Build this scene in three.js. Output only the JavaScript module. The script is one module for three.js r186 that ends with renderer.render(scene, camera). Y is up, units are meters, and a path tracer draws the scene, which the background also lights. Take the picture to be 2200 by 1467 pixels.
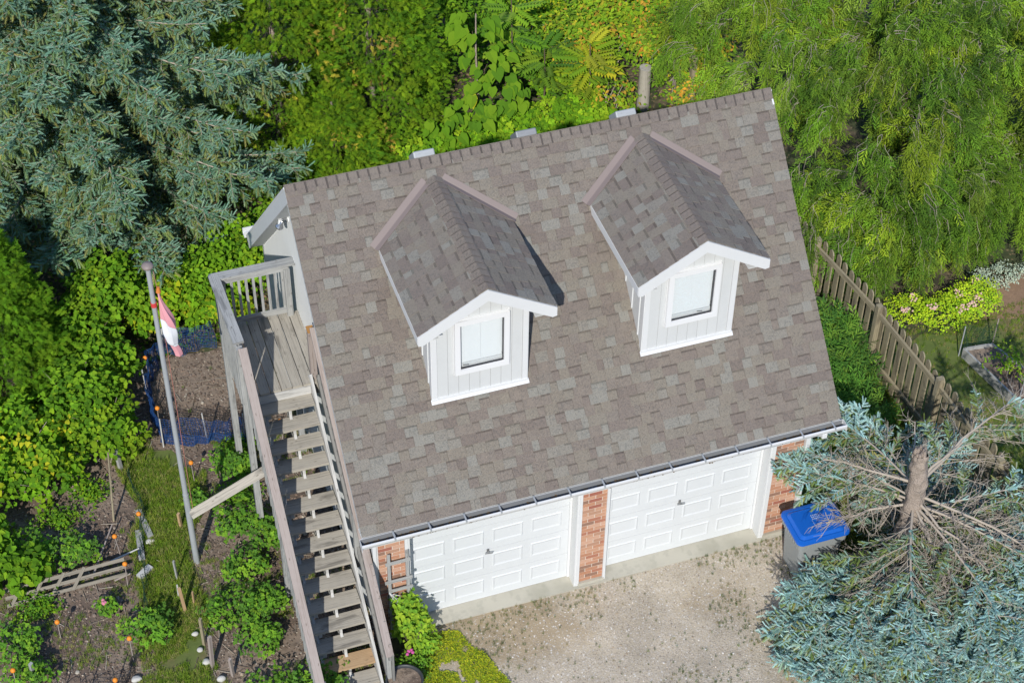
import * as THREE from 'three';
import { mergeGeometries } from 'three/addons/utils/BufferGeometryUtils.js';
import { RoundedBoxGeometry } from 'three/addons/geometries/RoundedBoxGeometry.js';

// ------------------------------------------------------------------ camera, sky, sun, exposure
const scene = new THREE.Scene();
const camera = new THREE.PerspectiveCamera(20.62, 1024 / 682, 0.5, 900);
camera.position.set(-9.5295, 21.6823, 16.2205);
camera.rotation.order = 'YXZ';
camera.rotation.set(-0.7685, -0.3355, 0.0139);
scene.add(camera);

const renderer = new THREE.WebGLRenderer({ antialias: true });
renderer.toneMapping = THREE.LinearToneMapping;
renderer.toneMappingExposure = 0.9;
renderer.shadowMap.enabled = true;

const SUN = new THREE.Vector3(-0.48, 0.82, 1).normalize();
const sun = new THREE.DirectionalLight(new THREE.Color().setRGB(1, 0.972, 0.92), 4.7);
sun.name = 'sun';
sun.position.copy(SUN).multiplyScalar(60);
sun.castShadow = true;
sun.shadow.mapSize.set(4096, 4096);
sun.shadow.radius = 1.2;
Object.assign(sun.shadow.camera, { left: -18, right: 18, top: 18, bottom: -18, near: 1, far: 140 });
scene.add(sun); scene.add(sun.target);

{ // clear blue sky
  const w = 256, h = 128, d = new Float32Array(w * h * 4);
  for (let y = 0; y < h; y++) for (let x = 0; x < w; x++) {
    const el = ((y + 0.5) / h - 0.5) * Math.PI, az = ((x + 0.5) / w - 0.5) * 2 * Math.PI;
    const v = new THREE.Vector3(Math.cos(el) * Math.cos(az), Math.sin(el), Math.cos(el) * Math.sin(az));
    const t = Math.max(0, Math.sin(el)), k = Math.pow(1 - t, 2.2);
    const g = Math.pow(Math.max(0, v.dot(SUN)), 6) * 0.1;
    const i = (y * w + x) * 4;
    d[i] = 0.13 + 0.3 * k + g; d[i + 1] = 0.26 + 0.3 * k + g * 0.97; d[i + 2] = 0.58 + 0.16 * k + g * 0.9; d[i + 3] = 1;
    if (el < 0) { d[i] = 0.2; d[i + 1] = 0.21; d[i + 2] = 0.2; }
  }
  const sky = new THREE.DataTexture(d, w, h, THREE.RGBAFormat, THREE.FloatType);
  sky.mapping = THREE.EquirectangularReflectionMapping;
  sky.magFilter = THREE.LinearFilter; sky.needsUpdate = true;
  scene.background = sky; scene.environment = sky;
}

// ------------------------------------------------------------------ helpers
const rng = (a) => () => { a = (a + 0x6d2b79f5) | 0; let t = Math.imul(a ^ (a >>> 15), 1 | a); t = (t + Math.imul(t ^ (t >>> 7), 61 | t)) ^ t; return ((t ^ (t >>> 14)) >>> 0) / 4294967296; };
let rnd = rng(7);
const seed = (n) => { rnd = rng(n); };
const rr = (a, b) => a + (b - a) * rnd();
const pick = (a) => a[Math.floor(rnd() * a.length)];
const V = (x, y, z) => new THREE.Vector3(x, y, z);
const clamp = (x, a, b) => Math.min(b, Math.max(a, x));
const mix = (a, b, t) => a + (b - a) * t;
const mix3 = (a, b, t) => [mix(a[0], b[0], t), mix(a[1], b[1], t), mix(a[2], b[2], t)];
const smooth = (a, b, x) => { const t = clamp((x - a) / (b - a), 0, 1); return t * t * (3 - 2 * t); };
const used = new Map();
function numbered(name) { const n = used.get(name) ?? 0; used.set(name, n + 1); return n ? `${name}_${String(n).padStart(3, '0')}` : name; }
function thing(name, label, category, pos = [0, 0, 0], turn = 0, group) {
  const o = new THREE.Group(); o.name = numbered(name); scene.add(o);
  o.position.set(...pos); o.rotation.y = turn;
  o.userData = { label, category }; if (group) o.userData.group = group;
  return o;
}
function part(name, geo, mat, parent, kind) {
  const m = new THREE.Mesh(geo, mat); m.name = name; m.castShadow = m.receiveShadow = true; parent.add(m);
  if (kind) m.userData.kind = kind;
  return m;
}
function solo(name, geo, mat, label, category, group) {
  const m = part(numbered(name), geo, mat, scene); m.userData = { label, category }; if (group) m.userData.group = group; return m;
}
function struct(name, geo, mat) { const m = part(name, geo, mat, scene); m.userData.kind = 'structure'; return m; }
const clean = (g) => { const n = g.index ? g.toNonIndexed() : g; for (const k of Object.keys(n.attributes)) if (!['position', 'normal', 'uv', 'color'].includes(k)) n.deleteAttribute(k); return n; };
const merge = (list) => mergeGeometries(list.map(clean));
function paint(g, c) { const n = g.attributes.position.count, a = new Float32Array(n * 3); for (let i = 0; i < n; i++) a.set(c, i * 3); g.setAttribute('color', new THREE.BufferAttribute(a, 3)); return g; }
// box with uv in metres, grain along the longest side of each face
function box(w, h, d, x = 0, y = 0, z = 0) {
  const g = new THREE.BoxGeometry(w, h, d), uv = g.attributes.uv, dims = [[d, h], [d, h], [w, d], [w, d], [w, h], [w, h]];
  for (let f = 0; f < 6; f++) { const [a, b] = dims[f], ou = rr(0, 9), ov = rr(0, 9);
    for (let k = 0; k < 4; k++) { const i = f * 4 + k, u = uv.getX(i) * a, v = uv.getY(i) * b; if (a >= b) uv.setXY(i, u + ou, v + ov); else uv.setXY(i, v + ou, u + ov); } }
  return g.translate(x, y, z);
}
const basis = (x, y, z, p) => new THREE.Matrix4().makeBasis(x, y, z).setPosition(p);
// board from a to b; width w lies sideways, thickness t along up
function board(a, b, w, t, up = V(0, 1, 0)) {
  const d = b.clone().sub(a), L = d.length(); d.normalize();
  const s = d.clone().cross(up).normalize(), u = s.clone().cross(d).normalize();
  return box(L, t, w).applyMatrix4(basis(d, u, s, a.clone().add(b).multiplyScalar(0.5)));
}
function rod(a, b, r0, r1 = r0, n = 6) {
  const d = b.clone().sub(a), L = d.length(); d.normalize();
  const g = new THREE.CylinderGeometry(r1, r0, L, n, 1, n < 4), q = new THREE.Quaternion().setFromUnitVectors(V(0, 1, 0), d);
  const uv = g.attributes.uv; for (let i = 0; i < uv.count; i++) uv.setXY(i, uv.getY(i) * L + 0.37 * L, uv.getX(i) * 6.28 * Math.max(r0, r1));
  return g.applyQuaternion(q).translate((a.x + b.x) / 2, (a.y + b.y) / 2, (a.z + b.z) / 2);
}
function limb(pts, r0, r1, n = 6) { const out = []; for (let i = 0; i + 1 < pts.length; i++) { const m = pts.length - 1; out.push(rod(pts[i], pts[i + 1], mix(r0, r1, i / m), mix(r0, r1, (i + 1) / m), n)); } return merge(out); }
function lumpy(pts, r0, r1, n, sd, amp = 0.12) { // trunk with an uneven surface
  const nz = noise(32, sd), curve = new THREE.CatmullRomCurve3(pts), m = 40, g = new THREE.CylinderGeometry(1, 1, 1, n, m, true), p = g.attributes.position, uv = g.attributes.uv;
  for (let i = 0; i < p.count; i++) { const t = clamp(p.getY(i) + 0.5, 0, 1), a = Math.atan2(p.getZ(i), p.getX(i)), c = curve.getPoint(t), r = mix(r0, r1, t) * (1 + amp * 2 * (nz(a * 2.55 + 16, t * 26) - 0.5) + amp * (nz(a * 5.1 + 3, t * 60) - 0.5)); p.setXYZ(i, c.x + Math.cos(a) * r, c.y, c.z + Math.sin(a) * r); uv.setXY(i, a * r0, c.y); }
  g.computeVertexNormals(); return g;
}
function slab(points, y0, y1) { // polygon in xz, extruded upwards; uv in metres
  const s = new THREE.Shape(points.map(([x, z]) => new THREE.Vector2(x, -z)));
  return new THREE.ExtrudeGeometry(s, { depth: y1 - y0, bevelEnabled: false }).rotateX(-Math.PI / 2).translate(0, y0, 0);
}
function sheet(points, y) { return new THREE.ShapeGeometry(new THREE.Shape(points.map(([x, z]) => new THREE.Vector2(x, -z)))).rotateX(-Math.PI / 2).translate(0, y, 0); }
function wobble(points, step, amp, sd) { // roughen a polygon outline
  const n = noise(64, sd), out = [];
  points.forEach((p, i) => { const q = points[(i + 1) % points.length], L = Math.hypot(q[0] - p[0], q[1] - p[1]), m = Math.max(1, Math.round(L / step));
    for (let k = 0; k < m; k++) { const t = k / m, x = mix(p[0], q[0], t), z = mix(p[1], q[1], t); out.push([x + amp * 2 * (n(x * 2.7 + 31, z * 2.7 + 17) - 0.5), z + amp * 2 * (n(x * 2.7 + 5, z * 2.7 + 47) - 0.5)]); } });
  return out;
}
const inside = (pts, x, z) => { let c = false; for (let i = 0, j = pts.length - 1; i < pts.length; j = i++) { const [a, b] = pts[i], [e, f] = pts[j]; if ((b > z) !== (f > z) && x < ((e - a) * (z - b)) / (f - b) + a) c = !c; } return c; };

// ------------------------------------------------------------------ textures
function noise(period, sd) { // tileable value noise
  const r = rng(sd * 977 + 13), t = new Float32Array(period * period); for (let i = 0; i < t.length; i++) t[i] = r();
  const m = (i) => ((i % period) + period) % period;
  return (x, y) => { const xi = Math.floor(x), yi = Math.floor(y), fx = x - xi, fy = y - yi, u = fx * fx * (3 - 2 * fx), v = fy * fy * (3 - 2 * fy);
    const a = t[m(yi) * period + m(xi)], b = t[m(yi) * period + m(xi + 1)], c = t[m(yi + 1) * period + m(xi)], d = t[m(yi + 1) * period + m(xi + 1)];
    return a + (b - a) * u + (c - a) * v + (a - b - c + d) * u * v; };
}
function fbm(base, oct, sd) { const ns = []; for (let i = 0; i < oct; i++) ns.push(noise(base << i, sd + i)); return (u, v) => { let s = 0, a = 0.5, w = 0; for (let i = 0; i < oct; i++) { s += a * ns[i](u * (base << i), v * (base << i)); w += a; a *= 0.55; } return s / w; }; }
const enc = (c) => { c = clamp(c, 0, 1); return 255 * (c <= 0.0031308 ? 12.92 * c : 1.055 * Math.pow(c, 1 / 2.4) - 0.055); };
function tex(w, h, f, metresU, metresV = metresU, linear = false) {
  const d = new Uint8Array(w * h * 4);
  for (let y = 0; y < h; y++) for (let x = 0; x < w; x++) { const c = f((x + 0.5) / w, (y + 0.5) / h), i = (y * w + x) * 4; for (let k = 0; k < 3; k++) d[i + k] = linear ? 255 * clamp(c[k], 0, 1) : enc(c[k]); d[i + 3] = 255; }
  const t = new THREE.DataTexture(d, w, h); t.wrapS = t.wrapT = THREE.RepeatWrapping; t.magFilter = THREE.LinearFilter; t.minFilter = THREE.LinearMipmapLinearFilter; t.generateMipmaps = true;
  if (!linear) t.colorSpace = THREE.SRGBColorSpace;
  t.repeat.set(1 / metresU, 1 / metresV); t.needsUpdate = true; return t;
}
// voronoi stones, tileable: returns [distance to nearest, id hash]
function cells(n, sd) { const r = rng(sd * 31 + 5), P = []; for (let i = 0; i < n * n; i++) P.push([r(), r(), r()]); const m = (i) => ((i % n) + n) % n;
  return (u, v) => { const x = u * n, y = v * n, xi = Math.floor(x), yi = Math.floor(y); let b = 9, b2 = 9, id = 0; for (let j = -1; j <= 1; j++) for (let i = -1; i <= 1; i++) { const p = P[m(yi + j) * n + m(xi + i)], d = Math.hypot(xi + i + p[0] - x, yi + j + p[1] - y); if (d < b) { b2 = b; b = d; id = p[2]; } else if (d < b2) b2 = d; } return [b, b2 - b, id]; }; }

const T = {};
{ const r = rng(3), g = []; for (let i = 0; i < 512 * 512; i++) g.push(r()); const soft = fbm(4, 4, 11);
  T.granule = tex(512, 512, (u, v) => { const a = g[(Math.floor(v * 512) * 512 + Math.floor(u * 512))], b = g[(Math.floor(v * 128) * 512 + Math.floor(u * 128)) % 262144], s = 0.62 + 0.4 * a + 0.38 * b + 0.34 * (soft(u, v) - 0.5), h = 0.07 * (b - 0.5); return [s * (1 + h), s, s * (1 - h)]; }, 2.3);
  T.granuleBump = tex(256, 256, (u, v) => { const a = g[(Math.floor(v * 256) * 512 + Math.floor(u * 256))]; return [a, a, a]; }, 0.5, 0.5, true); }
{ // wood: grain runs along u (2 m x 0.5 m)
  const a = noise(256, 21), b = noise(64, 22), c = fbm(3, 5, 23), k = cells(5, 24);
  const grain = (u, v) => { const wv = v + 0.012 * (c(u, v) - 0.5); const f = a(u * 16, wv * 256), m = b(u * 4, wv * 64); return 0.55 * f + 0.45 * m; };
  const weath = (base, dark, pale, kk) => tex(1024, 256, (u, v) => { const g = grain(u, v), s = c(u, v); let col = mix3(base, dark, smooth(0.5, 0.8, g) * 0.7); col = mix3(col, pale, smooth(0.5, 0.8, s) * 0.45); col = mix3(col, dark, smooth(0.54, 0.68, c(u + 0.37, v + 0.21)) * kk); const q = k(u, v); if (q[2] < 0.5 && q[0] < 0.06) col = mix3(col, [0.1, 0.075, 0.05], 0.8 - q[0] * 6); return col; }, 2, 0.5);
  T.deck = weath([0.43, 0.392, 0.325], [0.16, 0.145, 0.12], [0.54, 0.5, 0.42], 0.7);
  T.grey = weath([0.39, 0.39, 0.37], [0.14, 0.14, 0.135], [0.56, 0.56, 0.55], 0.65);
  T.brown = weath([0.37, 0.31, 0.275], [0.2, 0.15, 0.12], [0.45, 0.4, 0.36], 0.4);
  T.fence = weath([0.33, 0.28, 0.18], [0.11, 0.092, 0.062], [0.42, 0.38, 0.28], 0.6);
  T.pale = weath([0.56, 0.55, 0.52], [0.28, 0.27, 0.25], [0.66, 0.66, 0.65], 0.45);
  T.fresh = weath([0.5, 0.34, 0.19], [0.34, 0.2, 0.1], [0.56, 0.41, 0.25], 0.3);
  T.woodBump = tex(1024, 256, (u, v) => { const g = grain(u, v); return [g, g, g]; }, 2, 0.5, true);
}
{ const c1 = fbm(3, 6, 31), c2 = fbm(16, 4, 32), st = cells(320, 33), st2 = cells(150, 34);
  const gravel = (u, v) => { const p = st(u, v), q = st2(u, v), m = c1(u, v), f = c2(u, v);
    let col = mix3([0.48, 0.41, 0.31], [0.38, 0.3, 0.2], smooth(0.42, 0.62, m));
    const dens = smooth(0.68, 0.4, m) * 0.6 + 0.1;
    if (p[2] < dens && p[0] < 0.45) col = mix3(col, mix3([0.62, 0.57, 0.51], [0.26, 0.215, 0.17], (p[2] * 37) % 1), 0.7);
    if (q[2] < 0.07 && q[0] < 0.3) col = mix3([0.52, 0.47, 0.41], [0.68, 0.65, 0.6], (q[2] * 71) % 1);
    const k = 0.72 + 0.5 * f; return [col[0] * k, col[1] * k, col[2] * k]; };
  T.gravel = tex(1280, 1280, gravel, 6.5);
  T.gravelBump = tex(768, 768, (u, v) => { const p = st(u, v); const h = p[2] < 0.6 ? 1 - p[0] : 0.25; return [h, h, h]; }, 6.5, 6.5, true);
}
{ const c1 = fbm(4, 6, 41), c2 = fbm(24, 4, 42), st = cells(90, 43);
  T.soil = tex(1024, 1024, (u, v) => { const m = c1(u, v), f = c2(u, v), p = st(u, v); let col = mix3([0.15, 0.108, 0.08], [0.25, 0.19, 0.14], smooth(0.35, 0.65, m)); col = mix3(col, [0.1, 0.075, 0.055], smooth(0.55, 0.75, f) * 0.7); if (p[2] < 0.06 && p[0] < 0.3) col = [0.4, 0.33, 0.26]; if (p[2] > 0.93 && p[0] < 0.4) col = [0.09, 0.065, 0.05]; return col; }, 3.1);
  T.soilBump = tex(512, 512, (u, v) => { const h = 0.6 * c2(u, v) + 0.4 * c1(u, v); return [h, h, h]; }, 3.1, 3.1, true);
  T.litter = tex(1024, 1024, (u, v) => { const m = c1(u, v), f = c2(u, v), p = st(u, v); let col = mix3([0.05, 0.045, 0.025], [0.13, 0.1, 0.06], smooth(0.4, 0.7, f)); col = mix3(col, [0.045, 0.07, 0.02], smooth(0.45, 0.6, m) * 0.7); if (p[2] < 0.15 && p[0] < 0.45) col = [0.2, 0.15, 0.08]; return col; }, 4.3);
  T.turf = tex(1024, 1024, (u, v) => { const m = c1(u, v), f = c2(u, v); let col = mix3([0.09, 0.13, 0.025], [0.15, 0.18, 0.045], f); col = mix3(col, [0.18, 0.14, 0.07], smooth(0.52, 0.7, m) * 0.8); return col; }, 3.7);
  T.mulch = tex(512, 512, (u, v) => { const f = c2(u, v), p = st(u, v); return mix3([0.2, 0.12, 0.075], [0.34, 0.22, 0.14], clamp(f * 0.5 + p[0] * 0.6, 0, 1)); }, 2.1);
}
{ const c1 = fbm(4, 6, 51), c2 = fbm(32, 4, 52);
  T.concrete = tex(1024, 1024, (u, v) => { const m = c1(u, v), f = c2(u, v); let col = mix3([0.38, 0.36, 0.29], [0.5, 0.47, 0.39], smooth(0.3, 0.7, m)); col = mix3(col, [0.32, 0.31, 0.25], smooth(0.52, 0.75, f) * 0.3); return col; }, 2.7);
  T.brick = tex(512, 512, (u, v) => { const m = c1(u, v), f = c2(u, v), s = 0.72 + 0.34 * m + 0.26 * f; const p = smooth(0.62, 0.75, f) * 0.35; return mix3([s, s, s], [1.15, 1.1, 1.05], p); }, 0.8);
  T.dirt = tex(512, 512, (u, v) => { const s = 0.93 + 0.1 * c1(u, v) + 0.04 * (c2(u, v) - 0.5); return [s, s, s]; }, 1.7);
  T.metal = tex(512, 512, (u, v) => { const m = c1(u, v), f = c2(u, v), s = 0.75 + 0.5 * m * f + 0.2 * m; return [s, s, s]; }, 1.1);
  T.bark = tex(512, 512, (u, v) => { const m = c1(u * 1, v * 3), f = c2(u, v); return mix3([0.2, 0.15, 0.115], [0.47, 0.39, 0.32], clamp(m * 0.5 + f * 0.6, 0, 1)); }, 0.5, 0.5);
  T.barkBump = tex(256, 256, (u, v) => { const f = c2(u, v); return [f, f, f]; }, 0.5, 0.5, true);
}
const std = (o) => new THREE.MeshStandardMaterial({ roughness: 0.85, ...o });
const rgb = (r, g, b) => new THREE.Color().setRGB(r, g, b);
const M = {
  shingle: std({ map: T.granule, bumpMap: T.granuleBump, bumpScale: 0.016, vertexColors: true, roughness: 1 }),
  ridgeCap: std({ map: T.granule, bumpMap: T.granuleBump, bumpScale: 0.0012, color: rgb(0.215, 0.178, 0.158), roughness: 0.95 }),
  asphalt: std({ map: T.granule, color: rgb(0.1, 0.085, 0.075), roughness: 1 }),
  underlay: std({ map: T.granule, color: rgb(0.1, 0.083, 0.074), roughness: 0.95 }),
  flashing: std({ map: T.dirt, color: rgb(0.25, 0.2, 0.18), roughness: 0.55 }),
  white: std({ map: T.dirt, color: rgb(0.71, 0.715, 0.71), roughness: 0.5 }),
  door: std({ map: T.dirt, color: rgb(0.68, 0.7, 0.705), roughness: 0.42 }),
  siding: std({ map: T.dirt, color: rgb(0.63, 0.64, 0.63), roughness: 0.55 }),
  vinyl: std({ color: rgb(0.78, 0.78, 0.78), roughness: 0.3 }),
  gasket: std({ color: rgb(0.05, 0.05, 0.055), roughness: 0.6 }),
  blind: std({ color: rgb(0.72, 0.735, 0.74), roughness: 0.7 }),
  glass: new THREE.MeshPhysicalMaterial({ color: rgb(0.975, 0.985, 0.985), roughness: 0.02, transmission: 1, thickness: 0, ior: 1.5 }),
  brick: std({ map: T.brick, vertexColors: true, bumpMap: T.granuleBump, bumpScale: 0.002, roughness: 0.9 }),
  mortar: std({ map: T.brick, color: rgb(0.66, 0.58, 0.49), roughness: 0.95 }),
  concrete: std({ map: T.concrete, roughness: 0.9 }),
  gutter: std({ map: T.metal, color: rgb(0.3, 0.31, 0.32), roughness: 0.5, metalness: 0.3 }),
  gutterInside: std({ map: T.metal, color: rgb(0.13, 0.13, 0.13), roughness: 0.7 }),
  galv: std({ map: T.metal, color: rgb(0.42, 0.44, 0.45), roughness: 0.5, metalness: 0.15 }),
  handle: std({ color: rgb(0.25, 0.25, 0.25), roughness: 0.4, metalness: 0.5 }), oldWood: std({ map: T.deck, color: rgb(0.62, 0.6, 0.56), bumpMap: T.woodBump, bumpScale: 0.002 }), darkGrey: std({ map: T.grey, color: rgb(0.62, 0.6, 0.58), bumpMap: T.woodBump, bumpScale: 0.002 }),
  darkMetal: std({ color: rgb(0.1, 0.1, 0.1), roughness: 0.45, metalness: 0.6 }),
  chrome: std({ color: rgb(0.6, 0.6, 0.6), roughness: 0.2, metalness: 0.9 }),
  debris: std({ color: rgb(0.13, 0.085, 0.045), roughness: 1 }),
  deck: std({ map: T.deck, bumpMap: T.woodBump, bumpScale: 0.002 }), grey: std({ map: T.grey, bumpMap: T.woodBump, bumpScale: 0.002 }),
  brown: std({ map: T.brown, bumpMap: T.woodBump, bumpScale: 0.002 }), fence: std({ map: T.fence, bumpMap: T.woodBump, bumpScale: 0.003, roughness: 0.95 }),
  pale: std({ map: T.pale, bumpMap: T.woodBump, bumpScale: 0.0015 }), fresh: std({ map: T.fresh, bumpMap: T.woodBump, bumpScale: 0.0015 }),
  copper: std({ map: T.metal, color: rgb(0.45, 0.22, 0.06), roughness: 0.45 }),
  gravel: std({ map: T.gravel, bumpMap: T.gravelBump, bumpScale: 0.006, roughness: 1 }),
  soil: std({ map: T.soil, bumpMap: T.soilBump, bumpScale: 0.03, roughness: 1 }),
  litter: std({ map: T.litter, bumpMap: T.soilBump, bumpScale: 0.03, roughness: 1 }),
  turf: std({ map: T.turf, bumpMap: T.soilBump, bumpScale: 0.02, roughness: 1 }),
  mulch: std({ map: T.mulch, bumpMap: T.soilBump, bumpScale: 0.02, roughness: 1 }),
  bark: std({ map: T.bark, bumpMap: T.barkBump, bumpScale: 0.015, roughness: 1 }),
  twig: std({ color: rgb(0.43, 0.365, 0.29), roughness: 0.95 }), darkTwig: std({ color: rgb(0.12, 0.09, 0.06), roughness: 0.95 }),
  stone: std({ map: T.brick, color: rgb(0.55, 0.53, 0.48), roughness: 0.9 }),
  orange: std({ map: T.dirt, color: rgb(0.85, 0.27, 0.02), roughness: 0.6 }),
  leaf: new THREE.MeshPhysicalMaterial({ roughness: 1, specularIntensity: 0.15, transmission: 0.34, userData: { gain: 1.95 }, thickness: 0, side: THREE.DoubleSide }),
  gloss: new THREE.MeshPhysicalMaterial({ roughness: 0.95, specularIntensity: 0.35, transmission: 0.3, userData: { gain: 1.95 }, thickness: 0, side: THREE.DoubleSide }),
  needle: new THREE.MeshPhysicalMaterial({ roughness: 1, specularIntensity: 0.2, transmission: 0.2, userData: { gain: 2.25 }, thickness: 0, side: THREE.DoubleSide }),
};
// ------------------------------------------------------------------ ground
const GX0 = -6.122, GX1 = 0.8456, RIDGE = V(0, 6.07, -2.711), PITCH = 1.043, EAVE_Y = 2.669, EAVE_Z = 0.55, BACK_Z = -6.42;
struct('ground', new THREE.PlaneGeometry(500, 500).rotateX(-Math.PI / 2).translate(0, -0.03, 0), M.litter);
{ const g = scene.children.at(-1).geometry, p = g.attributes.position, uv = g.attributes.uv; for (let i = 0; i < p.count; i++) uv.setXY(i, p.getX(i), p.getZ(i)); }
const driveOutline = wobble([[-5.5, 0.1], [0.2, 0.1], [0.75, 0.3], [0.9, 2.0], [1.7, 3.6], [3.5, 9], [-5, 9], [-5.6, 2.4]], 0.12, 0.07, 5);
struct('gravel_driveway', sheet(driveOutline, -0.018), M.gravel);
const soilOutline = wobble([[-14, -3.6], [-9.4, -4.6], [-8.2, -6.3], [-6.2, -6.4], [-5.9, -4], [-5.9, 1.2], [-5.6, 3], [-14, 3]], 0.2, 0.1, 6);
struct('garden_soil', sheet(soilOutline, -0.022), M.soil);
const pathOutline = wobble([[-8.9, -4.6], [-8.0, -4.3], [-7.75, -3.5], [-8.15, -2.6], [-8.3, -1.4], [-8.3, 0], [-7.9, 1], [-6.2, 1.25], [-5.7, 2.5], [-9.5, 2.5], [-9.1, 0.3], [-8.95, -1], [-8.85, -2], [-8.6, -3.2]], 0.1, 0.06, 7);
struct('grass_path', sheet(pathOutline, -0.014), M.turf);
const lawnOutline = wobble([[3.25, -2.9], [9, -3.1], [12, 6], [1.2, 9], [1.2, 4.2], [3.4, 3]], 0.2, 0.08, 8);
struct('lawn', sheet(lawnOutline, -0.016), M.turf);
struct('mulch_bed', sheet(wobble([[5.5, -3.7], [9, -4.0], [9, -2.6], [6.6, -2.7], [5.6, -3.0]], 0.15, 0.08, 9), -0.012), M.mulch);
struct('side_yard', sheet(wobble([[0.7, -5], [3.2, -5], [3.4, 0.3], [2.6, 2.6], [1.3, 2.8], [0.8, 1.6]], 0.2, 0.06, 12), -0.014), M.turf);
struct('foundation_slab', merge([box(6.5, 0.3, 6.62, -2.61, -0.15, -3.04)]), M.concrete);

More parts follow.
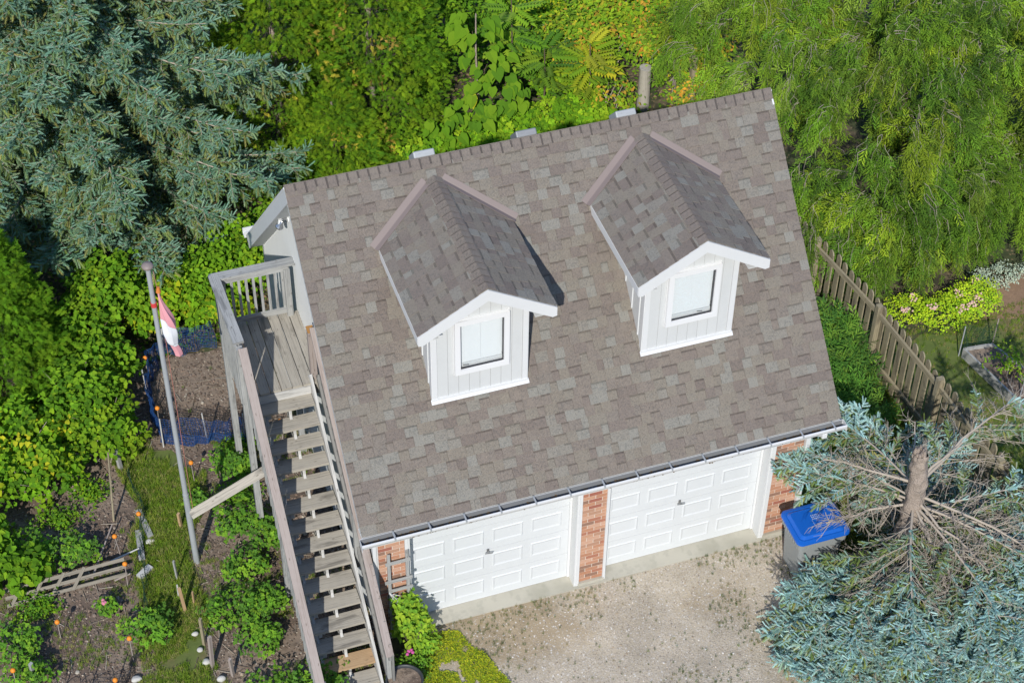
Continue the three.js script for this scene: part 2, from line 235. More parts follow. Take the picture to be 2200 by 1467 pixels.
// ------------------------------------------------------------------ garage
const garage = thing('garage', 'brick fronted garage with two white doors, twin dormers and a brown shingle roof', 'garage');
const roofY = (z) => RIDGE.y - PITCH * Math.abs(z - RIDGE.z);
const X_L = -5.87, X_R = 0.63, FRONT = 0.2, D1 = [-5.387, -2.94], D2 = [-2.45, 0.0];
{ // shell: left and right gable walls, back wall, front piers and lintel, floor ceiling between
  const gable = (x) => { const s = new THREE.Shape(); const pts = [[FRONT - 0.02, 0], [FRONT - 0.02, roofY(FRONT) - 0.26], [RIDGE.z, RIDGE.y - 0.26], [-6.25, roofY(-6.25) - 0.26], [-6.25, 0]]; pts.forEach(([z, y], i) => (i ? s.lineTo(-z, y) : s.moveTo(-z, y))); return new THREE.ExtrudeGeometry(s, { depth: 0.12, bevelEnabled: false }).rotateY(Math.PI / 2).translate(x, 0, 0); };
  part('wall', gable(X_L + 0.01), M.siding, garage); part('wall', gable(X_R - 0.13), M.siding, garage);
  part('wall', box(X_R - X_L - 0.24, 2.2, 0.12, (X_L + X_R) / 2, 1.1, -6.18), M.siding, garage);
  // siding: one ribbed board after another on the left gable
  for (let z = FRONT - 0.11, i = 0; z > -6.2; z -= 0.134, i++) {
    const zc = z - 0.067, h = roofY(zc) - 0.27 - 0.134 * PITCH / 2;
    part('siding_board', merge([box(0.012, h, 0.128, X_L, h / 2 + 0.01, zc), box(0.034, h - 0.004, 0.028, X_L - 0.02, h / 2 + 0.012, zc - 0.034), box(0.034, h - 0.004, 0.028, X_L - 0.02, h / 2 + 0.012, zc + 0.033)]), M.siding, garage);
  }
  part('corner_trim', box(0.05, 2.2, 0.09, X_L - 0.012, 1.1, FRONT - 0.05), M.white, garage); part('corner_trim', box(0.05, roofY(-6.2) - 0.3, 0.1, X_L - 0.012, (roofY(-6.2) - 0.3) / 2, -6.21), M.white, garage);
  // mortar cores of the brick front
  const piers = [[X_L + 0.04, D1[0] - 0.075], [D1[1] + 0.075, D2[0] - 0.045], [D2[1] + 0.085, X_R]];
  for (const [a, b] of piers) part('brick_pier_core', box(b - a - 0.008, 2.3, 0.19, (a + b) / 2, 1.155, 0.1), M.mortar, garage);
  part('lintel', box(X_R - X_L - 0.1, 0.35, 0.19, (X_L + X_R) / 2, 2.4, 0.0), M.white, garage);
  for (const [a, b] of piers) part('foundation_kerb', box(b - a + 0.03, 0.055, 0.24, (a + b) / 2, 0.0275, 0.115), M.concrete, garage);
  // bricks
  seed(101);
  const tones = [[0.5, 0.25, 0.15], [0.47, 0.23, 0.135], [0.42, 0.18, 0.11], [0.54, 0.3, 0.19], [0.36, 0.13, 0.085], [0.3, 0.17, 0.115], [0.58, 0.35, 0.24], [0.46, 0.26, 0.17]];
  const cg = new Map(), brickGeo = (w, t) => { const k = w.toFixed(3) + t; if (!cg.has(k)) cg.set(k, paint(box(w, 0.054, 0.09), tones[t])); return cg.get(k); };
  const spare = [];
  piers.forEach(([a, b], pi) => {
    for (let c = 0; c < 33; c++) {
      const y = 0.09 + c * 0.0685; let x = a;
      const unit = 0.205, off = c % 2 ? unit / 2 : 0; let first = true;
      while (x < b - 0.02) {
        let w = unit - 0.014; if (first && off) w = off - 0.014; first = false;
        if (x + w > b - 0.012) w = b - x; if (b - x - w < 0.05) w = b - x;
        const wq = Math.round(w * 50) / 50 || 0.02, sx = w / wq, t = pick([0, 0, 1, 1, 2, 3, 3, 3, 4, 5, 5, 6, 6, 7, 7]);
        const m = part('brick', brickGeo(wq, t), M.brick, garage);
        m.position.set(x + w / 2, y, 0.158 + rr(-0.0015, 0.0015)); m.scale.x = sx;
        x += w + 0.014;
      }
    }
  });
  // the two sectional doors
  for (const [a, b] of [D1, D2]) {
    const d = new THREE.Group(); d.name = 'garage_door'; garage.add(d); d.position.set((a + b) / 2, 0, 0);
    const W = b - a, p = 0.5808, pw = 0.4594, ph = 0.2944, x0 = -W / 2 + 0.16 * p;
    for (let r = 0; r < 4; r++) part('door_section', merge([box(W - 0.006, 0.526, 0.04, 0, r * 0.5334 + 0.268, -0.02), box(W - 0.006, 0.008, 0.012, 0, r * 0.5334 + 0.535, -0.03)]), M.door, d);
    const rings = [[0, 0], [0.012, 0.011], [0.022, 0.011], [0.045, 0.003], [0.055, 0.003]], pos = [], uv = [], q = (A, B, C, D) => { for (const t of [A, B, C, A, C, D]) { pos.push(...t); uv.push(t[0], t[1]); } };
    const rect = (i) => { const [e, h] = rings[i], x = pw / 2 - e, y = ph / 2 - e; return [[-x, -y, h], [x, -y, h], [x, y, h], [-x, y, h]]; };
    for (let i = 0; i + 1 < rings.length; i++) { const A = rect(i), B = rect(i + 1); for (let k = 0; k < 4; k++) { const n = (k + 1) % 4; q(A[k], A[n], B[n], B[k]); } }
    const last = rect(rings.length - 1); q(...last);
    const pg = new THREE.BufferGeometry(); pg.setAttribute('position', new THREE.Float32BufferAttribute(pos, 3)); pg.setAttribute('uv', new THREE.Float32BufferAttribute(uv, 2)); pg.computeVertexNormals();
    for (let r = 0; r < 4; r++) for (let c = 0; c < 4; c++) part('panel', pg, M.door, d).position.set(x0 + pw / 2 + c * p, 0.1382 + ph / 2 + r * 0.5334, 0.0006);
    part('door_seal', box(W - 0.01, 0.02, 0.03, 0, 0.006, -0.018), M.flashing, d);
    const hx = -0.03, hy = 1.06;
    part('handle', merge([box(0.035, 0.06, 0.012, hx, hy, 0.006), rod(V(hx, hy, 0.01), V(hx, hy, 0.06), 0.011, 0.009, 8), rod(V(hx - 0.06, hy + 0.01, 0.062), V(hx + 0.06, hy - 0.01, 0.062), 0.008, 0.008, 8)]), M.handle, d);
  }
  // white jambs and brick mould round the openings
  const frame = (a, b, l, r) => merge([box(0.04, 2.25, 0.24, a - 0.02, 1.125, 0.095), box(0.04, 2.25, 0.24, b + 0.02, 1.125, 0.095), box(l, 2.24, 0.05, a - 0.04 - l / 2 + 0.012, 1.125, 0.201), box(r, 2.24, 0.05, b + 0.04 + r / 2 - 0.012, 1.125, 0.201), box(0.035, 2.24, 0.02, b - 0.02, 1.125, 0.012), box(0.02, 2.24, 0.015, a + 0.01, 1.125, 0.0095), box(b - a - 0.01, 0.12, 0.2, (a + b) / 2, 2.26, 0.1)]);
  part('door_frame', frame(D1[0], D1[1], 0.045, 0.045), M.white, garage);
  part('door_frame', frame(D2[0], D2[1], 0.02, 0.055), M.white, garage);
  // soffit, fascia
  part('soffit', box(GX1 - GX0 - 0.08, 0.02, 0.36, (GX0 + GX1) / 2, 2.42, 0.37), M.white, garage);
  part('fascia', box(GX1 - GX0 - 0.02, 0.2, 0.025, (GX0 + GX1) / 2, 2.53, 0.535), M.white, garage);
}
// roof deck, both slopes, with edge boards
const A_SL = Math.atan(PITCH), SL = Math.hypot(EAVE_Z - RIDGE.z, EAVE_Y - RIDGE.y);
const roof = new THREE.Group(); roof.name = 'roof'; garage.add(roof);
const planeF = { o: V(GX0, RIDGE.y, RIDGE.z), ex: V(1, 0, 0), ed: V(0, -Math.sin(A_SL), Math.cos(A_SL)), n: V(0, Math.cos(A_SL), Math.sin(A_SL)) };
const planeB = { o: V(GX0, RIDGE.y, RIDGE.z), ex: V(1, 0, 0), ed: V(0, -Math.sin(A_SL), -Math.cos(A_SL)), n: V(0, Math.cos(A_SL), -Math.sin(A_SL)) };
const onPlane = (P, s, t, h = 0) => P.o.clone().addScaledVector(P.ex, s).addScaledVector(P.ed, t).addScaledVector(P.n, h);
const SLB = (RIDGE.z - BACK_Z) / Math.cos(A_SL), RW = GX1 - GX0;
{
  const deck = (P, len, t0, t1) => box(RW - 0.03, t1 - t0, len).applyMatrix4(basis(P.ex, P.n, P.ex.clone().cross(P.n), onPlane(P, RW / 2, len / 2, (t0 + t1) / 2)));
  part('roof_deck', deck(planeF, SL - 0.02, -0.06, -0.018), M.underlay, roof);
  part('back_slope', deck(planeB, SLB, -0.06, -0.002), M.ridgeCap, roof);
  for (const [P, len, e] of [[planeF, SL - 0.03, 0.035], [planeB, SLB, 0.012]]) for (const s of [e, RW - e])
    part('rake_board', merge([box(0.024, 0.19, P === planeF ? len - 0.24 : len).applyMatrix4(basis(P.ex, P.n, P.ex.clone().cross(P.n), onPlane(P, s, P === planeF ? len / 2 + 0.12 : len / 2, -0.13))), P === planeB ? box(0.03, 0.03, len).applyMatrix4(basis(P.ex, P.n, P.ex.clone().cross(P.n), onPlane(P, s + (s < 1 ? -0.004 : 0.004), len / 2, -0.024))) : box(0.01, 0.02, len).applyMatrix4(basis(P.ex, P.n, P.ex.clone().cross(P.n), onPlane(P, s, len / 2, -0.03)))]), P === planeB ? M.white : M.siding, roof);
  for (const [P, len] of [[planeF, SL - 0.03], [planeB, SLB]]) for (const s of [0.135, RW - 0.12])
    part('rake_soffit', box(0.22, 0.012, len - 0.1).applyMatrix4(basis(P.ex, P.n, P.ex.clone().cross(P.n), onPlane(P, s, len / 2, -0.215))), M.siding, roof);
}
// shingles. Every tab is a piece; the 300 that show largest are single meshes, the others one joined part
const EXPO = 0.1447, TONES = [[0.362, 0.302, 0.249], [0.377, 0.323, 0.258], [0.334, 0.275, 0.231], [0.383, 0.334, 0.269], [0.417, 0.389, 0.331], [0.314, 0.257, 0.215], [0.404, 0.365, 0.305], [0.352, 0.299, 0.249]];
const WIDTHS = [0.1, 0.14, 0.18, 0.22, 0.26, 0.3, 0.34, 0.4], tabCache = new Map();
function tabGeo(w, tone, kind) { // kind 0 flush, 1 raised tooth, 2 flush with a dark granule strip along its top
  const k = `${w}|${tone}|${kind}`; if (tabCache.has(k)) return tabCache.get(k);
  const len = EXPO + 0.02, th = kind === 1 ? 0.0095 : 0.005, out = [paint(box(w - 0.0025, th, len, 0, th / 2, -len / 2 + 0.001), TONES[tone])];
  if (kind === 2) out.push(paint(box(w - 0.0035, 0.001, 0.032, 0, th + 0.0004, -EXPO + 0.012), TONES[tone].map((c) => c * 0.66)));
  const g = merge(out); tabCache.set(k, g); return g;
}
const tabs = [];
function shinglePlane(P, width, length, keep, parent, sd) {
  seed(sd);
  const tilt = 0.052, c = Math.cos(tilt), s = Math.sin(tilt);
  const yAxis = P.n.clone().multiplyScalar(c).addScaledVector(P.ed, -s * -1), zAxis = P.ed.clone().multiplyScalar(c).addScaledVector(P.n, s);
  const n = P.n.clone().multiplyScalar(c).addScaledVector(P.ed, -s), side = n.clone().cross(zAxis).normalize();
  const rows = Math.round(length / EXPO);
  for (let r = 0; r < rows; r++) {
    const t = (r + 1) * (length / rows); let x = 0, tooth = rnd() < 0.5;
    while (x < width - 0.01) {
      let w = tooth ? pick([0.14, 0.14, 0.18, 0.18, 0.22, 0.26]) : pick([0.1, 0.1, 0.14, 0.14, 0.18, 0.22]);
      if (x + w > width || width - x - w < 0.08) w = width - x;
      const wq = WIDTHS.reduce((a, b) => (Math.abs(b - w) < Math.abs(a - w) ? b : a)), sc = w / wq;
      const p = onPlane(P, x + w / 2, t, 0.004);
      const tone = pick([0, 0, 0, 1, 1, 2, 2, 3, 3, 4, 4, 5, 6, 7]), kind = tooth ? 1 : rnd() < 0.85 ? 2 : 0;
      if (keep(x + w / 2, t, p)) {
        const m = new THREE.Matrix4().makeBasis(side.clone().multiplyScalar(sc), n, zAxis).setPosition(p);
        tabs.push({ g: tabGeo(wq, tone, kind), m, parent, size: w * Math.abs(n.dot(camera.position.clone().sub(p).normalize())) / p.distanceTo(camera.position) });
      }
      x += w; tooth = !tooth;
    }
  }
}
const DORM = [-4.1385, -1.1603], DR_Y = 5.9, DF_Z = -0.175, DW_Z = -0.52, DH = 0.66, DE = 0.93, DS = 0.6, DBACK = EAVE_Z - (DR_Y - EAVE_Y) / PITCH;
const dormY = (x, i) => DR_Y - DS * Math.abs(x - DORM[i]);
const inDormer = (p, m) => DORM.some((d) => { const e = Math.abs(p.x - d); return e < DH - m && p.z < DW_Z - m && p.y < DR_Y - DS * e - m * 1.2; });
shinglePlane(planeF, RW, SL, (s, t, p) => !inDormer(p, 0.1), roof, 202);
function bentCap(w, slope, len, th) { const a = Math.atan(slope), h = w / 2; // two leaves meeting at a ridge along z
  const leaf = (k) => box(h, th, len, h / 2, 0, 0).rotateZ(-a).scale(1, 1, 1).applyMatrix4(new THREE.Matrix4().makeScale(k, 1, 1));
  const l = leaf(-1); l.index.array.reverse(); return merge([leaf(1), l]); }
const CAPS = [[0.341, 0.282, 0.236], [0.321, 0.265, 0.223], [0.355, 0.299, 0.247]].map((c) => std({ map: T.granule, bumpMap: T.granuleBump, bumpScale: 0.016, color: rgb(...c), roughness: 0.95 }));
{ // ridge caps of the main roof: bent pieces, set apart, a dark base strip showing between
  const g = bentCap(0.3, PITCH, 0.114, 0.012).rotateY(Math.PI / 2);
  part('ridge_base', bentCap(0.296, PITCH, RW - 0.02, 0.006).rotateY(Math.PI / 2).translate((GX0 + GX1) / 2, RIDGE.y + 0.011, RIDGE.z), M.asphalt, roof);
  const n = 49; for (let i = 0; i < n; i++) { const m = part('ridge_cap', g, pick(CAPS), roof); m.position.set(GX0 + 0.07 + (i * (RW - 0.14)) / (n - 1), RIDGE.y + 0.017 + rr(-0.001, 0.002), RIDGE.z); m.rotation.z = 0.05 + rr(-0.01, 0.01); m.rotation.y = rr(-0.012, 0.012); }
}
{ // box vents just behind the ridge
  const vent = (x, dark) => { const z = -3.12, y = roofY(z); const g = merge([new RoundedBoxGeometry(0.3, 0.1, 0.34, 2, 0.02).rotateX(-A_SL).translate(x, y + 0.15, z), box(0.24, 0.2, 0.24, 0, 0, 0).rotateX(-A_SL).translate(x, y + 0.05, z)]); part('roof_vent', g, dark ? M.gutter : M.galv, roof); };
  vent(-4.12, false); vent(-2.66, true); vent(-1.2, false);
}
// dormers
DORM.forEach((dx, i) => {
  const d = new THREE.Group(); d.name = 'dormer'; garage.add(d);
  const a = Math.atan(DS), len = DE / Math.cos(a), yb = EAVE_Y + PITCH * (EAVE_Z - DW_Z), zb = DBACK - 1.0, L = DF_Z - zb;
  const planes = [1, -1].map((k) => ({ o: V(dx, DR_Y, k > 0 ? DF_Z : zb), ex: V(0, 0, k > 0 ? -1 : 1), ed: V(k * Math.cos(a), -Math.sin(a), 0), n: V(k * Math.sin(a), Math.cos(a), 0) }));
  planes.forEach((P, k) => {
    // deck cut where it runs into the main roof
    const s = new THREE.Shape(), zAt = (x) => EAVE_Z - (dormY(x, i) - EAVE_Y) / PITCH; const f = k ? -1 : 1;
    const top = [dx, dormY(dx, i), zAt(dx) - 0.1], low = [dx + f * DE, DR_Y - DS * DE, zAt(dx + f * DE) - 0.1];
    const v = [[dx, DR_Y, DF_Z], [low[0], low[1], DF_Z], low, top].map((q) => V(...q));
    const up = P.n.clone().multiplyScalar(-0.012), dn = P.n.clone().multiplyScalar(-0.06), A = v.map((q) => q.clone().add(up)), B = v.map((q) => q.clone().add(dn)), pos = [];
    const quad = (p, q, r, t) => { for (const e of f > 0 ? [p, q, r, p, r, t] : [p, r, q, p, t, r]) pos.push(e.x, e.y, e.z); };
    quad(A[0], A[1], A[2], A[3]); quad(B[3], B[2], B[1], B[0]); for (let e = 0; e < 4; e++) { const n = (e + 1) % 4; quad(B[e], B[n], A[n], A[e]); }
    const g = new THREE.BufferGeometry(); g.setAttribute('position', new THREE.Float32BufferAttribute(pos, 3)); g.setAttribute('uv', new THREE.Float32BufferAttribute(pos.filter((_, e) => e % 3 < 2), 2)); g.computeVertexNormals();
    part('roof_deck', g, M.underlay, d);
    shinglePlane(P, L, len, (s_, t_, p) => p.z > DBACK - 0.05 && p.y > EAVE_Y + PITCH * (EAVE_Z - p.z) - 0.1, d, 300 + i * 10 + k);
    // open valley flashing where the dormer roof meets the slope
    const e = dx + f * DE, va = V(dx + f * 0.1, dormY(dx + f * 0.1, i), zAt(dx + f * 0.1)), vb = V(e + f * 0.05, dormY(e + f * 0.05, i), zAt(e + f * 0.05));
    const dir = vb.clone().sub(va).normalize(), nf = planeF.n, sf = dir.clone().cross(nf).normalize().multiplyScalar(f), sd = dir.clone().cross(P.n).normalize().multiplyScalar(-f);
    const lift = nf.clone().add(P.n).normalize().multiplyScalar(0.02);
    const leafF = (sdv, nn, w) => { const c = va.clone().add(vb).multiplyScalar(0.5).add(lift).addScaledVector(sdv, w / 2); return box(va.distanceTo(vb), 0.004, w).applyMatrix4(basis(dir, nn, dir.clone().cross(nn), c)); };
    part('valley_flashing', merge([leafF(sf.dot(P.ed) > 0 ? sf : sf.clone().negate(), nf, 0.085), leafF(sd.dot(planeF.ed) > 0 ? sd : sd.clone().negate(), P.n, 0.08)]), M.flashing, d);
    // side wall and eave trim
    const xs = dx + f * DH, ys = dormY(xs, i) - 0.07, zTop = EAVE_Z - (ys - EAVE_Y) / PITCH;
    const sh = new THREE.Shape(); sh.moveTo(-DW_Z, yb - 0.1); sh.lineTo(-DW_Z, ys); sh.lineTo(-zTop, ys); sh.closePath();
    part('side_wall', new THREE.ExtrudeGeometry(sh, { depth: 0.05, bevelEnabled: false }).rotateY(Math.PI / 2).translate(xs - (f > 0 ? 0.05 : 0), 0, 0), M.siding, d);
    for (let q = 0; q < 4; q++) { const z0 = DW_Z - 0.16 - q * 0.26, y0 = roofY(z0) + 0.02; if (y0 < ys - 0.05) part('batten', box(0.014, ys - y0, 0.022, xs + f * 0.006, (ys + y0) / 2, z0), M.white, d); }
    const ez = zAt(e) + 0.02, eLen = DF_Z - ez;
    part('eave_fascia', box(0.022, 0.12, eLen, e - f * 0.006, DR_Y - DS * DE - 0.075, DF_Z - eLen / 2), M.white, d);
    part('eave_soffit', box(DE - DH, 0.012, eLen - 0.06, dx + f * (DH + (DE - DH) / 2 - 0.012), DR_Y - DS * DE - 0.13, DF_Z - 0.03 - (eLen - 0.06) / 2), M.siding, d);
    // gable fascia
    const p0 = V(dx, DR_Y - 0.02, DF_Z + 0.005), p1 = V(e, DR_Y - DS * DE - 0.02, DF_Z + 0.005), fs = new THREE.Shape();
    fs.moveTo(p0.x, p0.y + 0.012); fs.lineTo(p1.x, p1.y + 0.012); fs.lineTo(p1.x, p1.y - 0.13); fs.lineTo(p1.x - f * 0.06, p1.y - 0.14); fs.lineTo(p0.x, p0.y - 0.17); fs.closePath();
    part('gable_fascia', new THREE.ExtrudeGeometry(fs, { depth: 0.025, bevelEnabled: false }).translate(0, 0, DF_Z - 0.01 + (k ? 0 : 0.001)), M.white, d);
    part('corner_board', merge([box(0.07, ys - yb, 0.016, xs - f * 0.033, (ys + yb) / 2, DW_Z + 0.008), box(0.016, ys - yb, 0.07, xs + f * 0.006, (ys + yb) / 2, DW_Z - 0.027)]), M.white, d);
  });
  // front wall: sheathing, boards, trim
  const wy = (x) => dormY(x, i) - 0.1, fsh = new THREE.Shape(); fsh.moveTo(dx - DH, yb - 0.05); fsh.lineTo(dx + DH, yb - 0.05); fsh.lineTo(dx + DH, wy(dx + DH)); fsh.lineTo(dx, wy(dx)); fsh.lineTo(dx - DH, wy(dx - DH)); fsh.closePath();
  const hole = new THREE.Path(), wx0 = dx - 0.375 + 0.02, wx1 = dx + 0.375 + 0.02, wy0 = 4.2, wy1 = 5.15; hole.moveTo(wx0 + 0.02, wy0 + 0.02); hole.lineTo(wx0 + 0.02, wy1 - 0.02); hole.lineTo(wx1 - 0.02, wy1 - 0.02); hole.lineTo(wx1 - 0.02, wy0 + 0.02); hole.closePath(); fsh.holes.push(hole);
  part('front_wall', new THREE.ExtrudeGeometry(fsh, { depth: 0.08, bevelEnabled: false }).translate(0, 0, DW_Z - 0.085), M.siding, d);
  for (let b = 0; b < 8; b++) { // upright boards, cut round the window
    const bw = (2 * DH - 0.14) / 8, x0 = dx - DH + 0.07 + b * bw + 0.003, x1 = x0 + bw - 0.006, y1 = Math.min(wy(x0), wy(x1)), segs = [];
    if (x1 > wx0 && x0 < wx1) { const cutL = x0 < wx0 ? wx0 : x0, cutR = x1 > wx1 ? wx1 : x1; segs.push([x0, x1, yb, wy0]); segs.push([x0, x1, wy1, y1]); if (x0 < wx0 - 0.006) segs.push([x0, cutL, wy0, wy1]); if (x1 > wx1 + 0.006) segs.push([cutR, x1, wy0, wy1]); } else segs.push([x0, x1, yb, y1]);
    part('siding_board', merge(segs.map(([p, q, u, v]) => box(q - p, v - u, 0.01, (p + q) / 2, (u + v) / 2, DW_Z))), M.siding, d);
  }
  part('base_trim', merge([box(2 * DH + 0.03, 0.03, 0.03, dx, yb + 0.01, DW_Z + 0.014), box(2 * DH + 0.05, 0.01, 0.07, 0, 0, 0).rotateX(A_SL).translate(dx, yb - 0.01, DW_Z + 0.03)]), M.white, d);
  const fr = (o, w, z, t) => merge([box(wx1 - wx0 + 2 * o, w, t, (wx0 + wx1) / 2, wy1 + o - w / 2, z), box(wx1 - wx0 + 2 * o, w, t, (wx0 + wx1) / 2, wy0 - o + w / 2, z), box(w, wy1 - wy0 + 2 * o - 2 * w, t, wx0 - o + w / 2, (wy0 + wy1) / 2, z), box(w, wy1 - wy0 + 2 * o - 2 * w, t, wx1 + o - w / 2, (wy0 + wy1) / 2, z)]);
  part('window_frame', fr(0.0, 0.075, DW_Z + 0.025, 0.07), M.vinyl, d);
  part('window_trim', fr(0.014, 0.012, DW_Z + 0.01, 0.024), M.white, d);
  part('window_gasket', fr(-0.075, 0.009, DW_Z + 0.016, 0.03), M.gasket, d);
  part('pane', box(wx1 - wx0 - 0.17, wy1 - wy0 - 0.17, 0.006, (wx0 + wx1) / 2, (wy0 + wy1) / 2, DW_Z + 0.012), M.glass, d);
  const sl = [], hh = wy1 - wy0 - 0.24; for (let q = 0; q < 26; q++) sl.push(box(wx1 - wx0 - 0.17, 0.003, hh / 25.5, 0, 0, 0).rotateX(1.15).translate((wx0 + wx1) / 2, wy1 - 0.09 - (q + 0.5) * (hh / 26), DW_Z - 0.02));
  sl.push(box(wx1 - wx0 - 0.16, 0.03, 0.025, (wx0 + wx1) / 2, wy0 + 0.125, DW_Z - 0.02)); sl.push(box(wx1 - wx0 - 0.14, hh, 0.004, (wx0 + wx1) / 2, wy1 - 0.08 - hh / 2, DW_Z - 0.045));
  part('blind', merge(sl), M.blind, d);
  part('window_sill', box(wx1 - wx0 - 0.12, 0.02, 0.1, (wx0 + wx1) / 2, wy0 + 0.07, DW_Z - 0.05), M.vinyl, d);
  part('crank_handle', merge([rod(V(dx + (i ? 0.2 : -0.15), wy0 + 0.095, DW_Z - 0.01), V(dx + (i ? 0.12 : -0.23), wy0 + 0.12, DW_Z + 0.002), 0.008, 0.006, 5)]), M.darkMetal, d);
  part('blind_cord', merge([rod(V(dx + 0.01, wy1 - 0.1, DW_Z - 0.002), V(dx + 0.01, wy0 + 0.2, DW_Z - 0.002), 0.0008, 0.0008, 3), rod(V(dx + 0.28, wy1 - 0.1, DW_Z - 0.002), V(dx + 0.28, wy0 + 0.35, DW_Z - 0.002), 0.0008, 0.0008, 3)]), M.vinyl, d);
  const cap = bentCap(0.28, DS, 0.106, 0.014), nC = 18, span = DF_Z - DBACK - 0.06;
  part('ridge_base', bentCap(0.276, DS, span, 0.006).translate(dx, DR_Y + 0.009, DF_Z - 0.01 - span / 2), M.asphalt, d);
  for (let q = 0; q < nC; q++) { const z = DF_Z - 0.06 - (q * (span - 0.1)) / (nC - 1), m = part('ridge_cap', cap, pick(CAPS), d); m.position.set(dx, DR_Y + 0.017, z); m.rotation.x = 0.06; m.rotation.y = rr(-0.015, 0.015); }
});
{ tabs.sort((a, b) => b.size - a.size); const rest = new Map();
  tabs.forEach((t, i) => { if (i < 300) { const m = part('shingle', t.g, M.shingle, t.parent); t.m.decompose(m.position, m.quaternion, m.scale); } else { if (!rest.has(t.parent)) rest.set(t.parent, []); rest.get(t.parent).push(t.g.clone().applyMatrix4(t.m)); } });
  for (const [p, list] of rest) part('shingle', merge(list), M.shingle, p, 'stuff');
}
{ // gutter with straps, end caps, wet leaves, and the downspout elbow
  const g = new THREE.Group(); g.name = 'gutter'; garage.add(g);
  const L = GX1 - GX0 + 0.06, cx = (GX0 + GX1) / 2, y = 2.645, z = 0.553, prof = [[0, 0], [0, -0.12], [0.09, -0.12], [0.12, -0.055], [0.138, -0.03], [0.138, 0.0], [0.126, 0.004]];
  const sh = new THREE.Shape(); prof.forEach(([a, b], i) => (i ? sh.lineTo(-a, b) : sh.moveTo(-a, b))); for (let i = prof.length - 1; i >= 0; i--) { const [a, b] = prof[i]; sh.lineTo(-a + (i > 2 ? 0.006 : i ? -0.004 : -0.004), b + (i === 1 || i === 2 ? 0.005 : 0)); }
  part('trough', new THREE.ExtrudeGeometry(sh, { depth: L, bevelEnabled: false }).rotateY(Math.PI / 2).translate(cx - L / 2, y, z), M.white, g);
  part('trough_lining', merge([box(L - 0.02, 0.003, 0.085, cx, y - 0.11, z + 0.047), box(L - 0.02, 0.1, 0.003, cx, y - 0.055, z + 0.0065), box(L - 0.02, 0.09, 0.003, 0, 0, 0).rotateX(0.42).translate(cx, y - 0.068, z + 0.107)]), M.gutter, g);
  for (const s of [-1, 1]) part('end_cap', box(0.004, 0.118, 0.135, cx + s * (L / 2 + 0.0005), y - 0.06, z + 0.068), M.white, g);
  for (let i = 0; i < 14; i++) { const x = GX0 + 0.42 + i * 0.492; if (x < GX1) part('strap', merge([box(0.024, 0.004, 0.145, x, y + 0.005, z + 0.065), box(0.024, 0.03, 0.004, x, y - 0.01, z + 0.141)]), M.galv, g); }
  seed(77); const leafRand = []; for (let i = 0; i < 800; i++) { const x = rr(GX0, GX1), k = Math.sin(x * 2.1) + Math.sin(x * 5.3 + 1); if (k < -0.1 && rnd() < 0.7) continue; leafRand.push(box(rr(0.015, 0.05), 0.006, rr(0.012, 0.03)).rotateY(rr(0, 3)).rotateX(rr(-0.3, 0.3)).translate(x, y - 0.1 + rr(0, 0.03), z + rr(0.02, 0.095))); }
  part('leaf_litter', merge(leafRand), M.debris, g, 'stuff');
  part('downspout', merge([box(0.075, 0.08, 0.1, 0.56, 2.5, 0.61), box(0.07, 0.3, 0.06, 0, 0, 0).rotateX(0.9).translate(0.56, 2.37, 0.46), box(0.07, 2.2, 0.055, 0.56, 1.16, 0.24)]), M.white, g);
}
{ // gutter end of the back eave
  const g = merge([box(RW + 0.06, 0.012, 0.11, (GX0 + GX1) / 2, 2.13, -6.5), box(RW + 0.06, 0.11, 0.012, (GX0 + GX1) / 2, 2.18, -6.555), box(RW + 0.06, 0.11, 0.012, (GX0 + GX1) / 2, 2.18, -6.445)]);
  part('back_gutter', g, M.white, garage);
}
{ // twin floodlight under the gable peak
  const l = thing('security_light', 'chrome and white floodlight on the left gable just under the roof edge', 'light', [-5.89, 4.57, -3.78]);
  part('mount', rod(V(0.0, 0.02, 0), V(-0.03, 0.02, 0), 0.05, 0.05, 10), M.white, l);
  part('arm', limb([V(-0.02, 0.03, 0), V(-0.09, 0.05, 0.01), V(-0.13, 0.02, 0.01)], 0.013, 0.013, 6), M.chrome, l);
  const bulb = new THREE.LatheGeometry([[0.001, 0.11], [0.025, 0.1], [0.03, 0.05], [0.06, 0.0], [0.062, -0.01], [0.05, -0.03], [0.001, -0.036]].map(([a, b]) => new THREE.Vector2(a, b)), 16);
  part('lamp_head', bulb.clone().rotateX(0.2).rotateZ(-0.4).translate(-0.15, -0.06, 0.01), M.chrome, l);
  part('lamp_socket', rod(V(-0.13, 0.05, 0.0), V(-0.145, -0.03, 0.01), 0.028, 0.03, 10), M.white, l);
}
